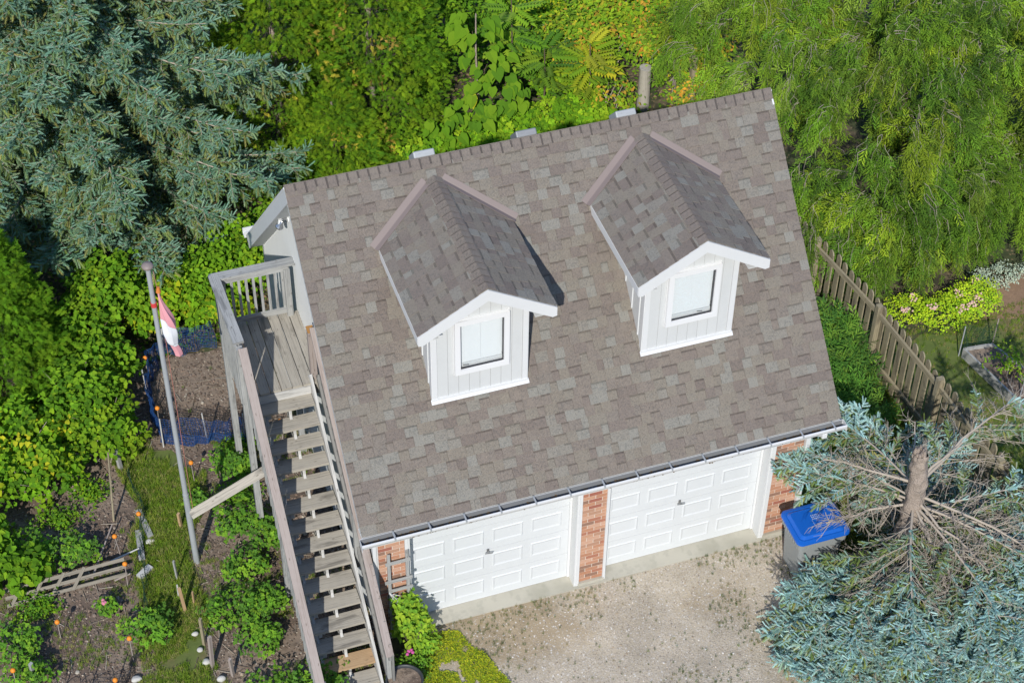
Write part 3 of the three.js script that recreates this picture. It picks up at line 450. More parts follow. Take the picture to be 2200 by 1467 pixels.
// ------------------------------------------------------------------ wooden staircase and landing
{
  const st = thing('wooden_staircase', 'weathered grey timber staircase climbing to a railed landing against the left gable', 'staircase', [0, 0, 0]);
  seed(400);
  const LY = 2.91, XI = -6.1, XO = -6.86, RUN = 0.2113, RISE = 0.19, Z0 = -1.974, Y0 = 2.72;
  const slopeD = V(0, -RISE, RUN).normalize();
  const N = 15;
  for (let i = 0; i < N; i++) {
    const y = Y0 - RISE * i, z = Z0 + RUN * i, t = part('tread', box(XI - XO - rr(0, 0.02), 0.04, 0.245), i === 13 ? M.fresh : M.deck, st);
    t.position.set((XI + XO) / 2 + rr(-0.006, 0.006), y - 0.02, z - 0.1225); t.rotation.y = rr(-0.006, 0.006); t.rotation.z = rr(-0.006, 0.006);
    if (i === 13) t.userData.label = 'new pale orange replacement tread near the foot';
  }
  // stringers: closed board on the wall side, sawtooth bearers under the treads
  const along = (x, off, i0, i1) => [V(x, Y0 - RISE * i0 + off, Z0 + RUN * i0 - 0.12), V(x, Y0 - RISE * i1 + off, Z0 + RUN * i1 - 0.12)];
  const up = V(0, RUN, RISE).normalize();
  { const [a, b] = along(XI + 0.022, -0.03, -1.2, N); part('stringer', board(a, b, 0.04, 0.29, up), M.pale, st).userData.label = 'pale painted side board of the stairs on the wall side'; }
  { const [a, b] = along(XO + 0.06, -0.2, -0.6, N); part('stringer', board(a, b, 0.04, 0.22, up), M.grey, st); }
  { const [a, b] = along((XI + XO) / 2 + 0.02, -0.2, -0.6, N); const teeth = []; for (let i = 0; i < N; i++) teeth.push(box(0.04, 0.15, 0.18, (XI + XO) / 2 + 0.02, Y0 - RISE * i - 0.12, Z0 + RUN * i - 0.115)); part('stringer', merge([board(a, b, 0.04, 0.2, up), ...teeth]), M.pale, st); }
  for (let i = 0; i < N; i++) part('tread_cleat', box(0.05, 0.09, 0.2, XO + 0.105, Y0 - RISE * i - 0.09, Z0 + RUN * i - 0.12), M.grey, st);
  // landing
  const LZ0 = -3.72, LZ1 = -2.2, LX0 = -6.98, LX1 = -5.9, nb = 7, bw = (LX1 - LX0) / nb;
  for (let i = 0; i < nb; i++) { const b = part('deck_board', box(bw - 0.012, 0.035, LZ1 - LZ0), M.deck, st); b.position.set(LX0 + bw * (i + 0.5), LY - 0.018, (LZ0 + LZ1) / 2 + rr(-0.008, 0.008)); }
  part('rim_board', box(LX1 - LX0, 0.19, 0.04, (LX0 + LX1) / 2, LY - 0.14, LZ1 - 0.03), M.deck, st); part('rim_board', box(LX1 - LX0, 0.19, 0.04, (LX0 + LX1) / 2, LY - 0.14, LZ0 + 0.03), M.grey, st);
  part('rim_board', box(0.04, 0.19, LZ1 - LZ0 - 0.1, LX0 + 0.02, LY - 0.14, (LZ0 + LZ1) / 2), M.grey, st); for (const x of [-6.6, -6.25]) part('joist', box(0.04, 0.18, LZ1 - LZ0 - 0.1, x, LY - 0.14, (LZ0 + LZ1) / 2), M.grey, st);
  part('riser_board', box(XI - XO - 0.005, 0.15, 0.02, (XI + XO) / 2, LY - 0.12, LZ1 + 0.0), M.pale, st);
  // posts to the ground
  for (const [x, z, y1] of [[-7.03, LZ0 + 0.05, LY + 0.92], [-7.03, LZ1 - 0.03, LY + 0.94], [-6.03, LZ0 + 0.05, LY + 0.9]]) part('post', box(0.09, y1 + 0.1, 0.09, x, (y1 - 0.1) / 2, z), M.grey, st);
  part('post', box(0.09, 1.2, 0.09, -6.02, LY + 0.32, LZ1 - 0.1), M.brown, st);
  part('post_cap', box(0.095, 0.02, 0.13, -6.02, LY + 0.93, LZ1 - 0.1), M.copper, st).userData.label = 'orange brown end of the rail post beside the roof edge';
  for (const [x, z, h] of [[-6.93, -0.95, 1.7], [-6.93, 0.35, 0.55]]) part('post', box(0.085, h, 0.085, x, h / 2 - 0.05, z), M.grey, st);
  // landing guards: cap boards, rails, balusters
  const capY = LY + 0.98;
  part('handrail', board(V(-7.12, capY, LZ0 + 0.03), V(-5.9, capY, LZ0 + 0.03), 0.15, 0.038), M.grey, st);
  part('handrail', board(V(-7.06, capY + 0.001, LZ0 - 0.02), V(-7.02, capY + 0.001, LZ1 - 0.08), 0.15, 0.037), M.grey, st);
  for (const y of [LY + 0.1, LY + 0.9]) { part('rail', board(V(-7.0, y, LZ0 + 0.05), V(-6.0, y, LZ0 + 0.05), 0.04, 0.085), M.grey, st); part('rail', board(V(-7.03, y, LZ0 + 0.1), V(-7.03, y, LZ1 - 0.1), 0.04, 0.085), M.grey, st); }
  for (let i = 0; i < 9; i++) { const x = -6.93 + i * 0.105; part('baluster', box(0.036, 0.9, 0.036), M.grey, st).position.set(x, LY + 0.5, LZ0 + 0.02 + rr(-0.004, 0.004)); }
  for (let i = 0; i < 13; i++) part('baluster', box(0.036, 1.12, 0.05), M.grey, st).position.set(-7.07, LY + 0.4, LZ0 + 0.16 + i * 0.107);
  // sloping guards
  const guard = (x, off, matCap, matBal, i0, i1, capW, balX) => {
    const P = (i, h) => V(x, Y0 - RISE * i + h, Z0 + RUN * i);
    part('handrail', board(P(i0, off), P(i1, off), capW, 0.04, up), matCap, st);
    part('rail', board(P(i0, off - 0.08).setX(balX), P(i1, off - 0.08).setX(balX), 0.036, 0.08, up), matBal, st); part('rail', board(P(i0, 0.1).setX(balX), P(i1, 0.1).setX(balX), 0.036, 0.085, up), matBal, st);
    for (let i = i0 + 0.4; i < i1 - 0.1; i += 0.56) part('baluster', box(0.034, off + 0.1, balX < -6.5 ? 0.05 : 0.075), matBal, st).position.set(balX + (balX < -6.5 ? -0.034 : 0.034), Y0 - RISE * i + (off - 0.1) / 2, Z0 + RUN * i + rr(-0.005, 0.005));
  };
  guard(-7.0, 1.06, M.brown, M.grey, -0.75, 16.0, 0.12, -6.97);
  guard(-5.99, 1.02, M.brown, M.darkGrey, -1.1, 15.1, 0.11, -5.99);
  for (const [x, i, h] of [[-6.96, 15.6, 1.12], [-5.99, 14.7, 1.05], [-6.96, 8, 1.05], [-5.99, 7.5, 1.02]]) part('post', box(0.085, h + 0.25, 0.085, x, Y0 - RISE * i + h / 2 - 0.2, Z0 + RUN * i), M.grey, st);
}
// ------------------------------------------------------------------ brace board, flagpole, flag
{
  const a = V(-8.06, 1.1, -1.92), b = V(-6.92, 1.66, -1.92);
  solo('brace_board', board(a, b, 0.035, 0.14, V(0, 1, -0.9)), M.deck, 'pale grey plank running from the flagpole to the side of the stairs', 'board');
  const p = thing('flagpole', 'tall galvanised steel flagpole standing in the rose bed left of the stairs', 'flagpole', [-8.081, 0, -1.978]);
  part('pole', rod(V(0, -0.1, 0), V(0, 1.5, 0), 0.046, 0.044, 14), M.galv, p); part('pole', rod(V(0, 1.5, 0), V(0, 5.82, 0), 0.038, 0.032, 14), M.galv, p);
  part('finial', new THREE.LatheGeometry([[0.001, 0], [0.055, 0], [0.075, 0.02], [0.078, 0.045], [0.05, 0.075], [0.001, 0.085]].map(([x, y]) => new THREE.Vector2(x, y)), 16).translate(0, 5.81, 0), M.flashing, p);
  part('halyard', limb([V(0.06, 5.75, 0.02), V(0.075, 5.3, 0.03), V(0.07, 3, 0.03), V(0.065, 1.2, 0.03)], 0.004, 0.004, 4), std({ color: rgb(0.5, 0.2, 0.15) }), p);
  part('strap', rod(V(0, 5.15, 0), V(0, 5.22, 0), 0.04, 0.04, 12), std({ color: rgb(0.6, 0.05, 0.05) }), p);
  // furled cloth, hanging in folds: three bands of one flag
  const f = thing('flag', 'limp faded red and white flag hanging against the flagpole', 'flag', [-8.081, 0, -1.978]);
  const R = std({ color: rgb(0.74, 0.33, 0.36), roughness: 0.8, side: THREE.DoubleSide }), W = std({ color: rgb(0.8, 0.8, 0.82), roughness: 0.8, side: THREE.DoubleSide });
  // the drape as a rolled sheet: s runs along the drop, a round the roll
  const radius = (s) => 0.012 + 0.085 * smooth(0, 0.55, s) * (1 - 0.45 * smooth(0.6, 0.85, s)) + 0.0 * s;
  const point = (s, a) => { const y = 5.42 - 1.12 * s, fold = 0.72 + 0.28 * Math.cos(a * 3 + s * 5), r = radius(s) * (s > 0.8 ? 0.85 : 1); const cx = 0.075 + 0.085 * smooth(0, 0.6, s) + 0.05 * smooth(0.75, 1, s), cz = 0.05 + 0.03 * s; return V(cx + Math.cos(a) * r * fold * 1.15, y, cz + Math.sin(a) * r * (1.3 - fold * 0.5)); };
  const band = (name, s0, s1, mat, edge0, edge1) => { const pos = [], n = 26, m = 12; const S = (k, a) => { const e0 = s0 + edge0 * Math.cos(a), e1 = s1 + edge1 * Math.cos(a); return mix(e0, e1, k / m); };
    for (let k = 0; k < m; k++) for (let i = 0; i < n; i++) { const a0 = (i / n) * 6.2832, a1 = ((i + 1) / n) * 6.2832; const q = [point(S(k, a0), a0), point(S(k, a1), a1), point(S(k + 1, a1), a1), point(S(k + 1, a0), a0)]; for (const e of [0, 2, 1, 0, 3, 2]) pos.push(q[e].x, q[e].y, q[e].z); }
    const g = new THREE.BufferGeometry(); g.setAttribute('position', new THREE.Float32BufferAttribute(pos, 3)); g.computeVertexNormals(); part(name, g, mat, f); };
  band('red_band', 0.0, 0.5, R, 0, 0.09); band('white_band', 0.502, 0.83, W, 0.09, 0.01); band('red_band', 0.832, 1.0, R, 0.01, 0.0);
  part('toggle', rod(V(0.08, 5.42, 0.05), V(0.085, 5.5, 0.05), 0.035, 0.02, 8), std({ color: rgb(0.6, 0.2, 0.04) }), f);
}
// ------------------------------------------------------------------ picket fence on the right
{
  const f = thing('picket_fence', 'mossy brown board fence with rounded pickets running behind the garage side yard', 'fence', [0, 0, 0]);
  seed(500);
  const X = (z) => (z < -0.6 ? 3.34 + 0.075 * (z + 0.6) - 0.02 * Math.max(0, -2 - z) ** 2 : 3.34 + 0.03 * (z + 0.6));
  const H = 1.46, pick1 = (h, w) => { const s = new THREE.Shape(); s.moveTo(-w / 2, 0.02); s.lineTo(w / 2, 0.02); s.lineTo(w / 2, h - 0.07); s.absarc(0, h - w / 2 - 0.0, w / 2, 0, Math.PI, false); s.lineTo(-w / 2, h - 0.07); s.closePath(); const g = new THREE.ExtrudeGeometry(s, { depth: 0.02, bevelEnabled: false, curveSegments: 6 }); const uv = g.attributes.uv; const o = rr(0, 3), q = rr(0, 3); for (let i = 0; i < uv.count; i++) uv.setXY(i, uv.getY(i) + o, uv.getX(i) + q); return g; };
  const vars = [0, 1, 2, 3, 4, 5].map((i) => pick1(H + rr(-0.02, 0.03), rr(0.145, 0.16)));
  for (let z = -6.2; z < 2.9; z += 0.188) { const m = part('picket', pick(vars), M.fence, f); m.position.set(X(z) + 0.022 + rr(0, 0.006), rr(-0.02, 0.02), z); m.rotation.y = Math.PI / 2 - 0.07; m.rotation.z = rr(-0.01, 0.01); }
  const posts = [-6.0, -4.25, -2.48, -0.72, 1.05, 2.8];
  posts.forEach((z) => part('post', box(0.09, H + 0.08, 0.09, X(z) - 0.03, (H + 0.06) / 2 - 0.05, z), M.fence, f));
  for (let i = 0; i + 1 < posts.length; i++) for (const y of [0.33, H - 0.17]) part('rail', board(V(X(posts[i]) - 0.02, y + rr(-0.01, 0.01), posts[i] + 0.04), V(X(posts[i + 1]) - 0.02, y + rr(-0.01, 0.01), posts[i + 1] - 0.04), 0.04, 0.09), M.fence, f);
}
solo('wooden_post', merge([rod(V(2.3, -0.1, -10.3), V(2.28, 0.95, -10.25), 0.125, 0.115, 14)]), M.deck, 'stout pale round timber post standing among the yellowing shrubs', 'post');
solo('wooden_post', merge([box(0.1, 1.3, 0.1, 3.1, 0.6, -9.9)]), M.fence, 'thin weathered square post beside the ridge, half hidden by orange leaves', 'post');
// ------------------------------------------------------------------ recycling cart
{
  const c = thing('recycling_cart', 'grey wheeled recycling cart with a blue lid beside the right brick pier', 'bin', [0.49, 0, 0.93]);
  c.scale.y = 0.96;
  const grey = std({ map: T.dirt, color: rgb(0.3, 0.315, 0.31), roughness: 0.5 }), blue = std({ map: T.dirt, color: rgb(0.008, 0.115, 0.52), roughness: 0.32 }), print = std({ color: rgb(0.45, 0.52, 0.6), roughness: 0.6 });
  const ring = (w, d, r, y, n = 6) => { const o = []; for (let k = 0; k < 4; k++) for (let i = 0; i <= n; i++) { const a = ((k + i / n) * Math.PI) / 2; const sx = k === 0 || k === 3 ? 1 : -1, sz = k < 2 ? 1 : -1; o.push(V(sx * (w / 2 - r) + r * Math.cos(a), y, sz * (d / 2 - r) + r * Math.sin(a))); } return o; };
  const loft = (rings, capTop) => { const pos = []; for (let j = 0; j + 1 < rings.length; j++) { const A = rings[j], B = rings[j + 1], n = A.length; for (let i = 0; i < n; i++) { const k = (i + 1) % n; for (const q of [A[i], B[k], A[k], A[i], B[i], B[k]]) pos.push(q.x, q.y, q.z); } }
    for (const [R, flip] of [[rings[0], 1], ...(capTop ? [[rings.at(-1), 0]] : [])]) { const c0 = R.reduce((s, q) => s.add(q), V(0, 0, 0)).multiplyScalar(1 / R.length); for (let i = 0; i < R.length; i++) { const k = (i + 1) % R.length; for (const q of flip ? [c0, R[i], R[k]] : [c0, R[k], R[i]]) pos.push(q.x, q.y, q.z); } }
    const g = new THREE.BufferGeometry(); g.setAttribute('position', new THREE.Float32BufferAttribute(pos, 3)); g.setAttribute('uv', new THREE.Float32BufferAttribute(pos.filter((_, i) => i % 3 < 2), 2)); g.computeVertexNormals(); return g; };
  part('body', loft([ring(0.6, 0.5, 0.05, 0.04), ring(0.66, 0.54, 0.06, 0.5), ring(0.7, 0.57, 0.06, 0.84), ring(0.76, 0.62, 0.06, 0.85), ring(0.78, 0.63, 0.06, 0.985), ring(0.8, 0.65, 0.06, 0.99)], true), grey, c);
  for (let i = 0; i < 9; i++) { part('rib', box(0.012, 0.12, 0.016, -0.387, 0.915, -0.24 + i * 0.06), grey, c); part('rib', box(0.016, 0.12, 0.012, -0.3 + i * 0.075, 0.915, 0.313), grey, c); }
  part('lid', loft([ring(0.82, 0.67, 0.08, 0.985), ring(0.84, 0.69, 0.09, 1.0), ring(0.83, 0.68, 0.09, 1.03), ring(0.74, 0.59, 0.08, 1.045), ring(0.7, 0.55, 0.07, 1.043), ring(0.62, 0.47, 0.06, 1.075)], true), blue, c);
  const marks = []; seed(8); for (let r = 0; r < 3; r++) for (let i = 0; i < 5; i++) marks.push(box(rr(0.012, 0.02), 0.0012, rr(0.014, 0.022), -0.03 + i * 0.027, 1.0752, -0.1 + r * 0.034)); marks.push(box(0.2, 0.0012, 0.004, 0.05, 1.0753, 0.12), box(0.004, 0.0012, 0.14, -0.05, 1.0753, 0.05));
  part('print', merge(marks), print, c, 'stuff');
  part('handle', merge([rod(V(0.44, 1.0, -0.26), V(0.44, 1.0, 0.26), 0.016, 0.016, 8), box(0.06, 0.04, 0.03, 0.41, 0.985, -0.26), box(0.06, 0.04, 0.03, 0.41, 0.985, 0.26)]), M.darkMetal, c);
  for (const s of [-1, 1]) part('wheel', rod(V(0.3, 0.13, s * 0.27), V(0.3, 0.13, s * 0.32), 0.13, 0.13, 18), M.gasket, c);
}
// ------------------------------------------------------------------ trellis, pot
{
  const t = thing('trellis', 'small grey wooden ladder trellis leaning on the left brick pier', 'trellis', [-5.58, 0, 0.262]);
  for (const x of [-0.13, 0.135]) part('upright', box(0.045, 1.72, 0.02, x, 0.96, 0), M.grey, t);
  for (const [y, x0, x1] of [[1.65, -0.18, 0.175], [1.26, -0.2, 0.195], [1.06, -0.15, 0.195], [0.62, -0.18, 0.18]]) { const m = part('crossbar', box(x1 - x0, 0.05, 0.018), M.grey, t); m.position.set((x0 + x1) / 2, y, 0.02); m.rotation.z = 0.02; }
  const cord = []; seed(9); for (let i = 0; i < 7; i++) { const a = V(-0.14 + rr(-0.02, 0.02), 1.04 + rr(-0.03, 0.03), 0.035), b = V(rr(-0.15, 0.08), rr(0.75, 1.1), rr(0.05, 0.12)), c = V(b.x + rr(-0.05, 0.1), b.y - rr(0.05, 0.15), b.z); cord.push(limb([a, b, c], 0.004, 0.004, 4)); }
  part('twine', merge(cord), M.vinyl, t);
  const pot = thing('plant_pot', 'round dark grey plastic pot of dry soil at the foot of the stairs', 'pot', [-5.82, 0, 1.28]);
  part('tub', new THREE.LatheGeometry([[0.001, 0.02], [0.2, 0.02], [0.235, 0.32], [0.262, 0.33], [0.265, 0.36], [0.24, 0.365], [0.232, 0.33], [0.225, 0.3]].map(([x, y]) => new THREE.Vector2(x, y)), 32), std({ map: T.dirt, color: rgb(0.045, 0.05, 0.055), roughness: 0.5, side: THREE.DoubleSide }), pot);
  part('soil', new THREE.CircleGeometry(0.23, 24).rotateX(-Math.PI / 2).translate(0, 0.315, 0), M.soil, pot);
}
// ------------------------------------------------------------------ kitchen garden bits
{
  seed(600);
  const stakes = [[-8.42, -1.73, 0.47, 0.03, 'grey', 'squat grey wooden stake leaning beside the path, upper one of the row'], [-8.47, -1.39, 0.29, 0.02, 'pale', 'short whitewashed stake low beside the grass path'], [-8.43, -1.1, 0.54, 0.045, 'fresh', 'brown stake with a thick face in the middle of the path edge row'], [-8.28, -1.2, 0.29, 0.025, 'fresh', 'stubby yellowish peg just right of the thick brown stake'], [-8.29, -0.46, 0.59, 0.045, 'fence', 'tall weathered brown stake next to the small white stones'], [-8.26, -0.04, 0.63, 0.05, 'brown', 'tall broad stake beside the large white stone'], [-8.02, 0.2, 0.41, 0.045, 'brown', 'stake at the lower right end of the path edge row'], [-8.17, -2.68, 0.36, 0.045, 'fresh', 'split yellow stake just left of the flagpole'], [-8.82, -4.14, 0.5, 0.06, 'grey', 'grey square post at the top of the grass path by the leafy hedge'], [-9.49, -4.11, 0.5, 0.05, 'fence', 'brown post leaning out of the leaves at the upper left bed'], [-10.66, -0.53, 0.46, 0.055, 'grey', 'grey post at the bottom left bed beside an orange ball'], [-10.69, -3.21, 0.4, 0.04, 'fence', 'dark post at the left edge of the garden']];
  for (const [x, z, h, w, m, label] of stakes) { const s = solo('garden_stake', box(w, h + 0.1, w * 0.8, 0, h / 2 - 0.05, 0), M[m], label, 'stake', 'stakes in the garden beds'); s.position.set(x, 0, z); s.rotation.set(rr(-0.05, 0.05), rr(0, 1), rr(-0.06, 0.08)); }
  solo('leaning_pole', rod(V(-9.11, 0, -3.13), V(-8.98, 1.1, -3.5), 0.018, 0.014, 6), M.fence, 'thin brown pole leaning upright in the bed left of the grass path', 'pole');
  const sticks = [[[-9.6, 0.05, -2.1], [-9.15, 0.25, -2.85], 'bare stick lying across the bed above the lattice'], [[-9.35, 0.06, -2.3], [-8.85, 0.1, -2.4], 'pale stick lying near the path edge of the upper bed'], [[-9.3, 0.05, -1.95], [-9.05, 0.06, -2.0], 'short pale stick just above the right end of the lattice'], [[-8.95, 0.05, -1.9], [-8.75, 0.05, -2.05], 'short wood block at the end of the lattice beside the path']];
  sticks.forEach(([a, b, l], i) => solo('garden_stick', i === 3 ? board(V(...a), V(...b), 0.1, 0.05) : rod(V(...a), V(...b), 0.018, 0.012, 5), i % 2 ? M.pale : M.brown, l, 'stick'));
  const balls = [[-8.07, -4.77, 0.5, 'orange ball capping the stake at the left front corner of the blue net'], [-7.8, -3.52, 0.45, 'orange ball on a thin cane right of the flagpole below the net'], [-8.74, -2.89, 0.3, 'orange ball low among the planks at the left edge of the grass path'], [-9.16, -2.39, 0.5, 'orange ball above the sticks in the upper left bed'], [-9.11, -1.83, 0.5, 'orange ball at the right end of the lattice strip'], [-10.2, -1.17, 0.4, 'orange ball beside the small yellow weed in the lower left bed'], [-9.29, -0.49, 0.5, 'orange ball on a brown cane at the right side of the lower bed'], [-9.6, 0.11, 0.45, 'orange ball by the black netting at the bottom of the picture'], [-10.9, -0.45, 0.5, 'orange ball at the far lower left corner'], [-6.3, -4.0, 0.4, 'orange ball seen through the stair treads under the landing'], [-8.04, -5.94, 0.5, 'orange ball on a red stake at the back left of the netted bed']];
  for (const [x, z, h, label] of balls) { const b = thing('orange_ball', label, 'ball marker', [x, 0, z], rr(0, 6), 'orange balls on canes in the garden'); part('ball', new THREE.SphereGeometry(0.037, 14, 10).translate(0, h, 0), M.orange, b); part('cane', rod(V(rr(-0.04, 0.04), -0.05, rr(-0.04, 0.04)), V(0, h, 0), 0.009, 0.008, 5), M.brown, b); }
  // lattice strip on edge
  const l = thing('lattice_panel', 'long strip of pale wooden lattice lying along the edge of the lower bed', 'lattice', [0, 0, 0]);
  const LA = V(-10.85, 0.08, -1.94), LB = V(-9.1, 0.1, -1.98), up = V(0, 0.75, -0.65).normalize();
  const at = (t, h) => LA.clone().lerp(LB, t).addScaledVector(up, h);
  for (const h of [0.0, 0.11, 0.22]) part('slat', board(at(0, h), at(1, h), 0.05, 0.012, V(0, 0.65, 0.75)), M.oldWood, l);
  for (let i = 0; i < 5; i++) { const t0 = 0.03 + i * 0.17; if (i > 3) continue; part('slat', board(at(t0, -0.02).add(V(0, 0.009, 0.011)), at(t0 + 0.13, 0.26).add(V(0, 0.009, 0.011)), 0.045, 0.01, V(0, 0.65, 0.75)), M.oldWood, l); }
  // stones
  [[-8.66, -2.55, 0.1, 'flat pale stone at the left edge of the path'], [-8.39, -0.64, 0.07, 'small white stone, upper one of the path edge group'], [-8.38, -0.35, 0.07, 'mossy stone between two white ones on the path edge'], [-8.34, -0.12, 0.09, 'largest white stone beside the tall broad stake'], [-8.19, 0.23, 0.085, 'white stone at the bottom of the path edge'], [-9.31, -0.14, 0.1, 'beige stone near the black netting in the lower bed']].forEach(([x, z, r, label]) => { const g = new THREE.IcosahedronGeometry(r * 0.72, 2), p = g.attributes.position; for (let i = 0; i < p.count; i++) { const k = 1 + 0.18 * Math.sin(p.getX(i) * 31 + x * 9) + 0.14 * Math.sin(p.getZ(i) * 43 + z * 5); p.setXYZ(i, p.getX(i) * k, p.getY(i) * 0.6 * k, p.getZ(i) * k * 0.75); } g.computeVertexNormals(); const s = solo('stone', g, M.stone, label, 'stone', 'stones edging the grass path'); s.position.set(x, 0.03, z); });
  // nets
  const net = (parent, name, pts, h, cell, r, mat, sag) => { const g = []; let total = 0; for (let i = 0; i + 1 < pts.length; i++) total += Math.hypot(pts[i + 1][0] - pts[i][0], pts[i + 1][1] - pts[i][1]);
    const P = (d, y) => { let k = 0, q = d; while (k + 2 < pts.length) { const L = Math.hypot(pts[k + 1][0] - pts[k][0], pts[k + 1][1] - pts[k][1]); if (q <= L) break; q -= L; k++; } const L = Math.hypot(pts[k + 1][0] - pts[k][0], pts[k + 1][1] - pts[k][1]), t = Math.min(1, q / L); const w = 0.04 * Math.sin(d * 9 + y * 7) + 0.03 * Math.sin(d * 23 + y * 3); return V(mix(pts[k][0], pts[k + 1][0], t) + w * 0.5, y * (1 - sag * (0.5 + 0.5 * Math.sin(d * 4.3))) + 0.015 * Math.sin(d * 17), mix(pts[k][1], pts[k + 1][1], t) + w); };
    const nx = Math.round(total / cell), ny = Math.round(h / cell), st = [];
    for (let j = 0; j <= ny; j++) for (let i = 0; i < nx; i++) st.push([P((i / nx) * total, (j / ny) * h), P(((i + 1) / nx) * total, (j / ny) * h)]);
    for (let i = 0; i <= nx; i++) for (let j = 0; j < ny; j++) st.push([P((i / nx) * total, (j / ny) * h), P((i / nx) * total, ((j + 1) / ny) * h)]);
    for (const [a, b] of st) g.push(rod(a, b, r, r, 3));
    part(name, merge(g), mat, parent, 'stuff'); };
  const blue = std({ color: rgb(0.014, 0.075, 0.26), roughness: 0.6 }), black = std({ color: rgb(0.03, 0.028, 0.025), roughness: 0.7 }), green = std({ color: rgb(0.02, 0.06, 0.035), roughness: 0.6 });
  const n = thing('net_fence', 'blue garden netting strung on canes round the bare soil bed', 'netting', [0, 0, 0]);
  net(n, 'netting', [[-6.85, -4.12], [-7.5, -4.3], [-8.1, -4.45], [-8.16, -5.2], [-8.0, -6.0], [-7.7, -6.4], [-6.85, -6.35]], 0.56, 0.042, 0.0036, blue, 0.12);
  net(n, 'band', [[-6.85, -4.1], [-7.5, -4.28], [-8.08, -4.43], [-8.14, -5.2], [-7.98, -6.0]], 0.2, 0.03, 0.004, blue, 0.1);
  net(n, 'inner_netting', [[-6.2, -4.25], [-7.0, -4.3], [-7.5, -4.42], [-7.95, -4.62], [-8.02, -5.3]], 0.5, 0.05, 0.003, black, 0.2);
  for (const [x, z, h] of [[-8.1, -4.42, 0.62], [-7.42, -4.3, 0.62], [-6.86, -4.15, 0.6], [-8.12, -5.6, 0.6], [-7.7, -6.4, 0.6]]) part('cane', rod(V(x, -0.05, z), V(x + rr(-0.03, 0.03), h, z + rr(-0.03, 0.03)), 0.014, 0.012, 6), M.pale, n);
  const w = thing('wire_edging', 'black wire netting sagging along the bottom of the lower left bed', 'netting', [0, 0, 0]);
  net(w, 'netting', [[-10.9, -0.15], [-10.3, -0.05], [-9.7, 0.05], [-9.4, -0.2], [-9.2, -0.5]], 0.3, 0.05, 0.003, black, 0.35);
  for (let i = 0; i < 4; i++) part('rod', rod(V(-10.72 + i * 0.37, -0.03, -0.2 + i * 0.03), V(-10.74 + i * 0.38, 0.42, -0.22 + i * 0.03), 0.008, 0.008, 5), M.darkMetal, w);
  for (let i = 0; i < 5; i++) { const g = new THREE.TorusGeometry(0.1, 0.005, 5, 16, Math.PI).translate(-10.5 + i * 0.2, 0.2, -0.12 + i * 0.03); part('loop', g, M.darkMetal, w); }
  const e = thing('path_netting', 'dark fine netting bunched along the left edge of the grass path', 'netting', [0, 0, 0]);
  net(e, 'netting', [[-8.75, -4.0], [-8.65, -3.2], [-8.78, -2.6], [-8.85, -2.0], [-8.95, -1.3]], 0.28, 0.05, 0.003, green, 0.3);
  for (const [z, x, t] of [[-2.9, -8.72, 0.5], [-2.5, -8.8, -0.3]]) part('plank', board(V(x, 0.04, z - 0.3), V(x + t * 0.15, 0.07, z + 0.3), 0.09, 0.03), M.grey, e);
  // bed on the lawn
  const b = thing('raised_bed', 'low raised bed of whitish boards with green mesh on canes beyond the fence', 'garden bed', [0, 0, 0]);
  const c = [[4.82, -2.3], [5.32, -2.25], [5.75, -0.9], [5.1, -0.85]]; for (let i = 0; i < 4; i++) { const A = c[i], B = c[(i + 1) % 4]; part('board', board(V(A[0], 0.1, A[1]), V(B[0], 0.1, B[1]), 0.035, 0.2), M.grey, b); }
  part('soil', sheet(c, 0.14), M.soil, b);
  net(b, 'mesh', [[4.78, -2.36], [5.36, -2.3]], 0.62, 0.045, 0.0035, green, 0.05);
  for (const [x, z, h] of [[4.78, -2.34, 0.66], [5.36, -2.3, 0.7], [5.2, -1.1, 0.6]]) part('cane', rod(V(x, 0, z), V(x, h, z), 0.011, 0.011, 6), i_pale(x), b);
  function i_pale(x) { return x > 5.3 ? M.brown : M.galv; }
}
